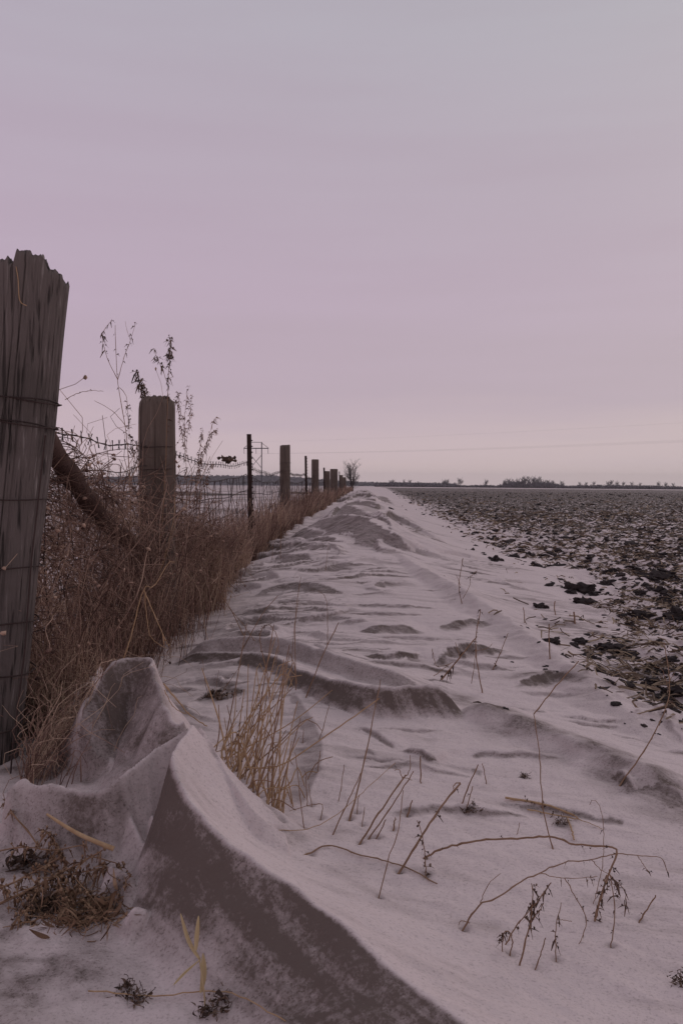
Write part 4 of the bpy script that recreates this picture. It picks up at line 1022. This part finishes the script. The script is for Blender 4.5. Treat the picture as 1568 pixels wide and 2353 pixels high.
plant('dry_twig', 'wispy dark sprig growing in the dirty hollow left of the golden grass', 'twig', [([(500,1608),(530,1560),(560,1520)], 1.4, .7, .0), ([(495,1610),(498,1570),(503,1540)], 1.0, .6, 0, -1), ([(480,1600),(470,1560),(466,1515)], 1.2, .7, 0, -1), ([(500,1610),(520,1595),(545,1590)], 1.2, .7, 0, -1)], leaf=[(0, 8, .02, 0), (3, 16, .03, 0)])

# weeds in the near left corner
plant('weed_branch', 'spread branch of withered weed lying in the near left hollow', 'weed', [
    ([(-40,2095),(60,2048),(150,2000),(235,1955)], 3.6, 1.6, (.03, .06)), ([(-40,2058),(50,2018),(138,1970)], 2.6, 1.4, (.05, .03), -1), ([(-40,1962),(60,1946),(120,1952),(200,1940)], 2.2, 1.2, (.04, .03), -1),
    ([(85,1938),(62,1905),(30,1870),(12,1840)], 2.2, 1.2, (.05, .0), -1), ([(100,2017),(180,2005),(247,1990)], 2.2, 1.2, (.05, .03), -1), ([(130,2010),(150,2060),(170,2110)], 2.0, 1.0, (.06, -.03), -1), ([(90,2035),(70,2080),(40,2110)], 2.0, 1.0, (.05, -.02), -1),
    ([(140,1975),(125,1930),(100,1905)], 1.8, 1.0, (.05, 0), -1), ([(200,1965),(270,1985),(292,2030)], 1.6, .8, (.05, -.02), -1), ([(150,1990),(210,2060),(240,2110)], 1.6, .8, (.05, -.03), -1)],
    leaf=[(0, 60, .03, .2), (1, 60, .03, .2), (2, 50, .026, .3), (3, 70, .018, .3), (4, 50, .03, .1), (5, 50, .03, .1), (6, 50, .03, 0), (7, 50, .026, 0), (8, 40, .024, .2), (9, 50, .028, 0)], lm='stalk')
plant('weed_branch', 'ferny brown sprig lying flat at the foot of the near left branch', 'weed', [
    ([(75,2120),(120,2110),(180,2125),(225,2112)], 1.8, 1.0, 'lay'), ([(250,2150),(265,2110),(282,2065)], 2.2, 1.0, .0, 1.56), ([(245,2145),(255,2120),(240,2095)], 1.6, .8, 0, 1.56), ([(150,2120),(190,2095),(230,2090)], 1.4, .8, 0, -1)],
    leaf=[(0, 60, .022, 0), (1, 40, .022, 0), (2, 26, .02, 0), (3, 40, .02, 0)], lm='stalk')
mb = MB(); q = smooth_path([at(108, 1870, 1.52), at(180, 1915, 1.5), at(262, 1950, 1.5)], 14); mb.tubes(q, np.interp(np.arange(14), [0, 6, 13], [.002, .0036, .0046]), 8)
tag(mb.build('broken_reed', 'straw', origin=q[0]), 'thick blunt tan reed lying across the near left weed branch', 'reed')
mb = MB(); n = 420
px_ = np.array([hit(*q) for q in np.stack([rng.normal(185, 52, n), rng.normal(2095, 26, n)], 1)])
d = rng.normal(0, 1, (n, 3)); d[:, 2] = np.abs(d[:, 2])*.5; d /= np.linalg.norm(d, axis=1, keepdims=True)
L = rng.uniform(.012, .045, n); tt = np.linspace(0, 1, 6)[None, :, None]
p = px_[:, None]+np.array((0, 0, .003))+d[:, None]*L[:, None, None]*tt+.22*L[:, None, None]*np.sin(tt*math.pi)*rng.normal(0, 1, (n, 1, 3)); p[..., 2] = np.maximum(p[..., 2], px_[:, None, 2]+.001)
mb.ribbons(p[:260], .7*L[:260, None]*np.array([[.03, .10, .12, .11, .07, .02]])*rng.uniform(.4, 1.2, (260, 1)), np.cross(d, rng.normal(0, 1, (n, 3)))[:260]); mb.tubes(p[260:], np.full((n-260, 6), .0009), 3)
tag(mb.build('leaf_litter', 'stalk', origin=px_[0]), 'wide mat of dark brown weed leaves lying below the near left branch', 'leaf litter', kind='stuff')
# pale grass blade at the bottom
g1 = hit(470, 2318)
root = thing('pale_grass', g1, 'pale yellow grass stem with three blades at the bottom of the front drift', 'grass')
def blade(px, wmm, nm, Y0):
    pts = smooth_path([at(a, b_, Y0+.01*i) for i, (a, b_) in enumerate(px)], 10)
    mb = MB(); W = np.sin(np.linspace(.35, 3.05, 10))*wmm*.0005+.0004
    sd = np.tile([[.8, .45, .3]], (1, 1)); mb.ribbons(pts[None], W[None], np.array(sd)); mb.ribbons(pts[None]+np.array([0, .0012, 0]), W[None]*.9, np.array([[.6, -.6, .3]]))
    mb.build(nm, 'paleblade', root, g1)
mb = MB(); q = smooth_path([at(471, 2330, g1[1]), at(471, 2311, g1[1]), at(468, 2270, g1[1]), at(458, 2200, g1[1]+.01)], 12); mb.tubes(q, .0012, 6); mb.build('stem', 'paleblade', root, g1)
blade([(460,2205),(434,2162),(415,2099)], 5, 'blade', g1[1]+.01); blade([(450,2184),(453,2140),(456,2104)], 7, 'blade', g1[1]); blade([(400,2262),(425,2235),(458,2206)], 9, 'blade', g1[1]-.02); blade([(462,2280),(468,2240),(466,2190)], 9, 'blade', g1[1])
plant('fallen_straw', 'long yellow straw lying flat along the bottom of the photo', 'straw', [([(249,2284),(360,2292),(471,2281),(556,2295),(656,2352)], 1.4, 1.0, 'lay')], mtl='straw', nodes=False)
def debris(px, r, lb, n=40):
    c = hit(*px); mb = MB()
    C = c+rng.normal(0, 1, (n, 3))*np.array([r, r, r*.45])*.55; C[:, 2] = np.maximum(C[:, 2], c[2]-.002)+.002
    d = rng.normal(0, 1, (n, 3)); d[:, 2] = np.abs(d[:, 2])*.6; d /= np.linalg.norm(d, axis=1, keepdims=True)
    L = r*rng.uniform(.35, 1.0, n); tt = np.linspace(0, 1, 5)[None, :, None]
    p = C[:, None]+d[:, None]*L[:, None, None]*tt + .25*L[:, None, None]*np.sin(tt*math.pi)*rng.normal(0, 1, (n, 1, 3))
    p[..., 2] = np.maximum(p[..., 2], c[2]-.001)
    mb.ribbons(p, L[:, None]*np.array([[.04, .13, .16, .10, .02]])*rng.uniform(.4, 1.2, (n, 1)), np.cross(d, rng.normal(0, 1, (n, 3))))
    mb.blobs(C[:n//2], rng.uniform(.06, .16, (n//2, 3))*r, .4)
    mb.tubes(p[:n//3]+.004, np.full((n//3, 5), .0006), 3)
    tag(mb.build('withered_leaf', 'seed', origin=c), lb, 'dead leaves')
debris((508,2312), .020, 'crumbled brown weed head beside the pale yellow grass stem')
debris((470,2326), .012, 'dark tuft at the foot of the pale yellow grass stem')
debris((285,2276), .014, 'dark withered leaf under the left end of the long yellow straw')
debris((318,2300), .014, 'small brown leaf scrap below the left end of the long yellow straw')
debris((1078,1862), .014, 'dark shrivelled tuft in the hole under the two leaning stems')
debris((1202,1787), .011, 'small dark leaf blown onto the snow above the fallen snapped stalk')
debris((1285,1893), .012, 'dark tuft in the hollow under the fallen snapped stalk')
debris((1568,2262), .012, 'dark scrap at the extreme right edge of the lower snow')
debris((60,1985), .035, 'dark matted leaves under the near left weed branch', 60)
debris((110,2090), .03, 'dark matted leaves beside the ferny brown sprig', 60)
debris((490,1600), .03, 'matted dark grass in the hollow left of the golden grass clump', 50)

# small scoured hollows where the stems enter the snow
V_, d_ = SHEET['V'], SHEET['d']
for q in BASES + [hit(490+f*160, 1725+f*160) for f in np.linspace(0, 1, 22)]:
    k = math.sqrt(max(q[1], 1)/1.6); hs = rng.uniform(.1, 1.1)
    m = (np.abs(V_[:, 0]-q[0]) < .06*k) & (np.abs(V_[:, 1]-q[1]) < .06*k)
    if not m.any(): continue
    r2 = ((V_[m, 0]-q[0])**2+(V_[m, 1]-q[1])**2)/k**2
    V_[m, 2] += hs*(.0015*np.exp(-((np.sqrt(r2)-.016)/.008)**2) - .006*np.exp(-r2/.008**2))
    d_[m] = np.maximum(d_[m], .6*hs*np.exp(-r2/(.007+.004*hs)**2))  # contact shade painted into the snow round each stem foot
me_ = SHEET['o'].data
me_.vertices.foreach_set('co', V_.astype(np.float32).ravel()); me_.attributes['dirt_shade'].data.foreach_set('value', d_.astype(np.float32)); me_.update()

# ------------------------------------------------------------------ soil clods and corn litter
def clod(px, s, lb):
    c = hit(*px); s = s/F*c[1]
    V = ICO2[0].copy()*np.array([.55, .36, .26])*s
    q = ICO2[0]*2.1+rng.uniform(0, 50, 3)
    k = 1+.55*perlin(q[:, 0], q[:, 1]+q[:, 2]*.7)+.35*perlin(q[:, 0]*2.3, q[:, 2]*2.3)+.12*rng.normal(size=len(V))
    V *= k[:, None]; V[:, 2] += .12*s*perlin(V[:, 0]/s*3, V[:, 1]/s*3, int(s*1e4) % 50)
    mb = MB(); mb.add(V+c, ICO2[1])
    tag(mb.build('soil_clod', 'soil', origin=c, smooth=False), lb, 'soil clod', 'loose soil clods on the snow')
for px, s, lb in [((1330,1357), 58, 'long dark clod alone on the smooth snow at the field edge'), ((1310,1362), 24, 'lesser clod touching the left end of the long lone clod'),
                  ((1136,1286), 28, 'dark clod lying farthest left from the field, on clean snow'), ((1340,1385), 44, 'flat dark clod just below the long lone clod'),
                  ((1388,1345), 34, 'dark clod right of the long lone clod'), ((1505,1330), 60, 'large humped clod where the field turns solid'),
                  ((1395,1490), 48, 'dark clod between straw scraps above the right-hand crest'), ((1440,1505), 50, 'sloping dark clod near the right-hand crest'),
                  ((1265,1475), 34, 'straw-flecked clod behind the darkest scar'), ((1330,1475), 34, 'low clod between the corn stubs and the right-hand crest'),
                  ((1560,1420), 70, 'biggest dark clod at the right edge of the picture'), ((1550,1590), 60, 'dark clod low at the right edge beside the tall tan stalk'),
                  ((1500,1570), 44, 'dark clod left of the clod by the tall tan stalk'), ((1240,1395), 30, 'thin dark crumb near the pale corn stub'),
                  ((1475,1415), 50, 'dark clod topped with straw inside the field litter'), ((1085,1318), 12, 'tiny dark crumb beside the twiggy upright stalk')]:
    clod(px, s, lb)
def field_stuff():
    cl = MB(); rs = MB(); small = MB()
    # bands: (y0, y1, clods, residue)
    for y0, y1, nc, nrz, kmin, kmax in [(2.6, 6, 2300, 3200, .004, .022), (6, 12, 2500, 2600, .009, .036), (12, 26, 2400, 1700, .014, .05), (26, 60, 1500, 800, .025, .07), (60, 140, 900, 400, .05, .11)]:
        for kind, n in ((0, nc), (1, nrz)):
            y = np.exp(rng.uniform(math.log(y0), math.log(y1), n*3))
            u = edge_u(y)-1.1 + rng.power(.9, n*3)*(np.maximum(.47*y-FS*y, 2.2)-edge_u(y)+1.1)
            x = u+FS*y
            e = u-edge_u(y)
            fm_ = H(x, y)[2]
            clus = fbm(x*1.1, y*.8, 88, 2)
            pr = np.clip(.06+.9*fm_, 0, 1)*np.where(fm_ > .95, np.clip(.55+.5*clus+.4*sstep(7, 16, y), .12, 1), np.clip(.25+1.2*clus, 0.02, 1))
            pr = pr*np.interp(e, [-1.1, -.7, -.25, .2], [.01, .12, .65, 1])
            k = rng.random(n*3) < pr
            x, y = x[k][:n], y[k][:n]; z = H(x, y)[0]; m = len(x)
            if kind == 0:
                s = rng.uniform(kmin, kmax, m)*rng.choice([.6, 1, 1.5], m, p=[.5, .35, .15])
                S_ = np.stack([s*rng.uniform(.8, 1.6, m), s*rng.uniform(.7, 1.2, m), s*rng.uniform(.22, .6, m)], 1)
                cl.blobs(np.stack([x, y, z+s*.05], 1), S_, .27, ICO1 if y0 < 12 else (ICO_V, ICO_F))
            else:
                an = rng.uniform(0, 6.28, m); L = rng.uniform(.02, .11, m)*np.clip(y/8, 1.0, 3.0); q = L[:, None]*np.stack([np.cos(an), np.sin(an), rng.normal(.12, .28, m)], 1)
                c = np.stack([x, y, z+.012], 1); bend = rng.normal(0, .12, (m, 3))*L[:, None]; bend[:, 2] = np.abs(bend[:, 2])
                p = np.stack([c-q*.5, c+bend, c+q*.5], 1); p[:, :, 2] = np.maximum(p[:, :, 2], z[:, None]+.002)
                r = rng.uniform(.0015, .0055, m)*np.clip(y/8, .8, 4)
                half = m//2
                rs.tubes(p[:half], np.repeat(r[:half, None], 3, 1), 4)
                rs.ribbons(p[half:], np.repeat(r[half:, None]*1.8, 3, 1)*np.array([[.5, 1, .4]]), np.stack([-np.sin(an[half:]), np.cos(an[half:]), rng.normal(0, .6, m-half)], 1))
    tag(cl.build('soil_clods', 'soil', smooth=False), 'dark soil clods thrown up all over the ploughed field', 'soil', kind='stuff')
    tag(rs.build('corn_litter', 'residue'), 'tan corn stalk and leaf litter strewn over the ploughed field', 'corn litter', kind='stuff')
field_stuff()

# ------------------------------------------------------------------ far trees, shrub, pylon, hills
def bare_tree(seed, h, spread, limbs=7, twigs=5, multi=1, r0=.02):
    """trunk and crown builders for a leafless tree standing at the origin"""
    r_ = np.random.default_rng(seed); tr, cr_ = MB(), MB()
    tips = []
    for m in range(multi):
        a = r_.uniform(0, 6.28); b0 = np.array([math.cos(a), math.sin(a), 0])*(.02*h if multi > 1 else 0)
        lean = np.array([math.cos(a), math.sin(a), 0])*(spread*h*.45 if multi > 1 else .03*h)
        top = b0+lean+np.array([0, 0, h*r_.uniform(.75, 1.0)])
        p = smooth_path([b0-np.array([0, 0, .02*h]), b0*.9+lean*.25+np.array([0, 0, h*.35]), top], 8)
        tr.tubes(p, np.linspace(r0*h, r0*h*.25, 8)*(1 if multi > 1 else .8), 5)
        for k in range(limbs):
            f = r_.uniform(.25, .92); o = p[int(f*7)]; an = r_.uniform(0, 6.28); L = h*spread*r_.uniform(.5, 1.0)*(1.15-f*.6)
            e = o+np.array([math.cos(an)*L, math.sin(an)*L, L*r_.uniform(.5, 1.3)])
            q = smooth_path([o, (o+e)/2+np.array([0, 0, -.05*L]), e], 6)
            cr_.tubes(q, np.linspace(r0*h*.38, r0*h*.12, 6), 4)
            for j in range(twigs):
                o2 = q[r_.integers(2, 6)]; an = r_.uniform(0, 6.28); L2 = L*r_.uniform(.3, .6)
                e2 = o2+np.array([math.cos(an)*L2*.8, math.sin(an)*L2*.8, L2*r_.uniform(.3, 1.2)])
                cr_.tubes(np.stack([o2, (o2+e2)/2+r_.normal(0, .04*L2, 3), e2]), np.array([1, .8, .5])*r0*h*.12, 3)
                for i in range(2):
                    e3 = e2+r_.normal(0, .25, 3)*L2+np.array([0, 0, .25*L2])
                    cr_.tubes(np.stack([o2*.4+e2*.6, e3]), np.array([.8, .5])*r0*h*.10, 3)
    return tr, cr_
def tree_thing(name, tr, cr_, loc, label, cat, mtl, group=None):
    root = thing(name, (0, 0, 0), label, cat, group)
    tr.build('trunk', mtl, root); cr_.build('crown', mtl, root)
    root.location = Vector(loc)
    return root
c = at(808.5, 1113, 88); zg = Hz(c[0], 88)
tr, cr_ = bare_tree(4, 3.05, .30, limbs=7, twigs=6, multi=11, r0=.017)
tree_thing('bare_shrub', tr, cr_, (c[0], 88, zg), 'leafless many-stemmed shrub standing at the far end of the fence', 'shrub', 'bark')

TY = 700.0
def far_z(x, y): return float(base(np.array([x]), np.array([y]))[0])
protos = {}
for kind, (hh, sp, sd_) in dict(round=(7.0, .42, 31), tall=(8.0, .30, 32), low=(4.0, .50, 33)).items():
    protos[kind] = bare_tree(sd_, hh, sp, limbs=26, twigs=9, r0=.045)
first = {}
TREES = [  # (x px, height px, kind, label)
    (895, 9, 'low', None), (903, 10, 'low', None), (927, 11, 'tall', None), (940, 10, 'low', None), (960, 8, 'low', None),
    (1018, 12, 'round', 'rounded bare tree near the left end of the far treeline'), (1025, 13, 'round', None), (1056, 15, 'round', 'lone round bare tree in the gap left of the centre of the far treeline'),
    (1115, 13, 'round', 'second lone bare tree, small and round, before the large far grove'),
    (1160, 13, 'round', None), (1168, 15, 'round', None), (1178, 13, 'tall', None), (1190, 15, 'round', None), (1198, 17, 'tall', None), (1206, 18, 'round', None), (1214, 17, 'tall', None), (1223, 18, 'round', None), (1231, 17, 'round', None), (1239, 17, 'tall', None), (1248, 13, 'round', None), (1258, 12, 'low', None), (1268, 11, 'low', None), (1290, 12, 'round', 'bare tree closing the right end of the large far grove'),
    (1330, 9, 'low', None), (1345, 9, 'low', None), (1362, 10, 'low', None), (1395, 12, 'round', None), (1404, 12, 'low', None), (1415, 12, 'round', None), (1432, 10, 'low', None), (1450, 10, 'low', None), (1470, 9, 'low', None), (1512, 12, 'round', None), (1527, 11, 'round', None), (1545, 9, 'low', None)]
for i, (px, hp, kind, lb) in enumerate(TREES):
    Y = TY + rng.uniform(-25, 45); x = at(px, 1115, Y)[0]; z = far_z(x, Y)
    hgt = hp/F*Y*1.5; sc_ = hgt/dict(round=7.0, tall=8.0, low=4.0)[kind]
    if lb is None:
        lb = ('small bare tree in the low left stretch of the far treeline' if px < 1000 else 'bare tree in the large grove at the centre of the far treeline' if 1150 < px < 1275 else
              'low bare tree in the right stretch of the far treeline' if px > 1300 else 'rounded bare tree paired with its neighbour near the left end of the far treeline')
    if kind not in first:
        first[kind] = tree_thing('bare_tree', *protos[kind], (x, Y, z), lb, 'tree', 'fartree', 'bare trees on the far treeline'); first[kind].scale = (sc_,)*3
    else: copy_tree(first[kind], (x, Y, z), lb, 'bare trees on the far treeline', rng.uniform(0, 6.28), sc_)
# low hedge between them, one far mass
hb = MB(); n = 2600
px = rng.uniform(860, 1600, n); Y = TY + rng.uniform(-10, 60, n)
x = (px-CX)/F*Y; zz = base(x, Y)
dens = np.interp(px, [860, 900, 960, 1000, 1040, 1075, 1100, 1140, 1160, 1260, 1300, 1330, 1480, 1600], [.9, 1.2, 1.0, .8, .7, .55, .7, .6, 1.6, 1.6, .7, .9, 1.0, .7])
hgt = dens*rng.uniform(.3, 1.0, n)*3.8
pp = np.stack([np.stack([x, Y, zz-.3], 1), np.stack([x+rng.normal(0, .5, n), Y, zz+hgt*.6], 1), np.stack([x+rng.normal(0, 1.0, n), Y+rng.normal(0, 1, n), zz+hgt], 1)], 1)
hb.tubes(pp, np.repeat(np.array([[.35, .25, .12]]), n, 0), 3)
k = rng.random(n) < .5
hb.blobs(np.stack([x[k], Y[k], zz[k]+hgt[k]*.45], 1), np.stack([rng.uniform(.6, 1.8, k.sum()), rng.uniform(.6, 1.6, k.sum()), hgt[k]*.45], 1), .3)
tag(hb.build('treeline_scrub', 'fartree'), 'low hazy scrub running under the far trees on the horizon', 'scrub', kind='stuff')

# wooded hill on the left
hx = np.linspace(-1100, 260, 260); hyv = np.linspace(1250, 1900, 16)
X, Y = np.meshgrid(hx, hyv)
def hill_h(X, Y):
    e = np.interp(X, [-1100, -420, -330, -250, -200, -120, -60, 0, 60, 260], [6, 9, 13, 15, 13.5, 14.5, 10, 5, 2.5, 1])*1.0
    return e*np.sin(np.clip((Y-1250)/650, 0, 1)*math.pi)**.7*(1+.10*perlin(X*.02, Y*.01, 4)) - .5
Zh = hill_h(X, Y)
b = MB(); idx = np.arange(X.size).reshape(X.shape)
b.add(np.stack([X.ravel(), Y.ravel(), Zh.ravel()], 1), np.stack([idx[:-1, :-1], idx[:-1, 1:], idx[1:, 1:], idx[1:, :-1]], -1).reshape(-1, 4))
tag(b.build('hills', 'hill'), 'low dark wooded hills on the left horizon', 'hills', kind='structure')
n = 3600; x = rng.uniform(-900, 180, n); y = rng.uniform(1270, 1600, n); z = hill_h(x, y); hh = rng.uniform(2, 4.5, n)
b = MB(); b.blobs(np.stack([x, y, z+hh*.4], 1), np.stack([hh*.7, hh*.7, hh*.8], 1), .25)
pp = np.stack([np.stack([x, y, z], 1), np.stack([x+rng.normal(0, .4, n), y, z+hh*1.35], 1)], 1); b.tubes(pp, np.full((n, 2), .35), 3)
tag(b.build('far_woods', 'fartree'), 'dark far-off woods covering the low hills on the left', 'woods', kind='stuff')

# H-frame pylon and its lines
PYY = 412.0
def pylon(loc, ang, label):
    root = thing('pylon', (0, 0, 0), label, 'pylon', 'power line pylons')
    def part(nm, segs, r):
        m = MB()
        for a, b_ in segs: m.tubes(np.array([a, b_], float), r, 6)
        m.build(nm, 'pole', root)
    hT = 22.0
    for s_ in (-2.7, 2.7): part('pole', [((s_, 0, -1), (s_, 0, hT))], .24)
    part('crossarm', [((-6, 0, 19.0), (6, 0, 19.0))], .22)
    part('top_bar', [((-2.7, 0, 21.9), (2.7, 0, 21.9))], .12)
    part('knee_brace', [((-2.7, 0, 21.6), (-6, 0, 19.1)), ((2.7, 0, 21.6), (6, 0, 19.1))], .11)
    part('cross_brace', [((-2.7, .1, 15.8), (2.7, .1, 9.5)), ((2.7, -.1, 15.8), (-2.7, -.1, 9.5))], .12)
    for s_ in (-5.8, 0, 5.8): part('insulator', [((s_, 0, 18.9), (s_, 0, 16.4))], .11)
    root.location = Vector(loc); root.rotation_euler = (0, 0, ang)
    return root
p1 = np.array([at(588, 1115, PYY)[0], PYY, -.5])
p2 = np.array([190.0, 190.0, 1.2])
pa = math.atan2(p2[1]-p1[1], p2[0]-p1[0])+math.pi/2
t1 = pylon(p1, -.05, 'wooden H-frame power pylon seen behind the tall studded steel post')
copy_tree(t1, p2, 'wooden H-frame power pylon beyond the right edge of the picture', None, pa)
for k, (o_, z_, lb) in enumerate([(-5.8, 16.4, 'thin power line hung from the near end of the distant pylon crossarm'), (0, 16.4, 'thin power line hung from the middle of the distant pylon crossarm'), (5.8, 16.4, 'thin power line hung from the far end of the distant pylon crossarm'), (-2.7, 22, 'topmost faint wire strung from the top of the distant pylon')]):
    a = p1+np.array([o_*math.cos(-.05), o_*math.sin(-.05), z_]); b_ = p2+np.array([o_*math.cos(pa), o_*math.sin(pa), z_])
    f = np.linspace(0, 1, 60)[:, None]; q = a+(b_-a)*f; q[:, 2] -= 4*1.8*(f[:, 0]*(1-f[:, 0]))
    m = MB(); m.tubes(q, .010, 4)
    tag(m.build('power_line', 'cable', origin=a), lb, 'power line', 'power lines')

# ------------------------------------------------------------------ winter air
hm = bpy.data.materials.new('winter_air'); hm.use_nodes = True
t = hm.node_tree; t.nodes.clear()
o_ = N(t, 'ShaderNodeOutputMaterial'); v_ = N(t, 'ShaderNodeVolumePrincipled')
v_.inputs['Color'].default_value = (.96, .94, .96, 1); v_.inputs['Density'].default_value = .00016; v_.inputs['Anisotropy'].default_value = .2
t.links.new(v_.outputs[0], o_.inputs['Volume'])
b = MB()
x0, x1, y0, y1, z0, z1 = -9500, 9500, -60, 4300, -9, 60
V = [(x0,y0,z0),(x1,y0,z0),(x1,y1,z0),(x0,y1,z0),(x0,y0,z1),(x1,y0,z1),(x1,y1,z1),(x0,y1,z1)]
b.add(V, [(0,3,2,1),(4,5,6,7),(0,1,5,4),(1,2,6,5),(2,3,7,6),(3,0,4,7)])
tag(b.build('haze', hm, smooth=False), 'thin cold winter haze over the far fields', 'haze', kind='stuff')
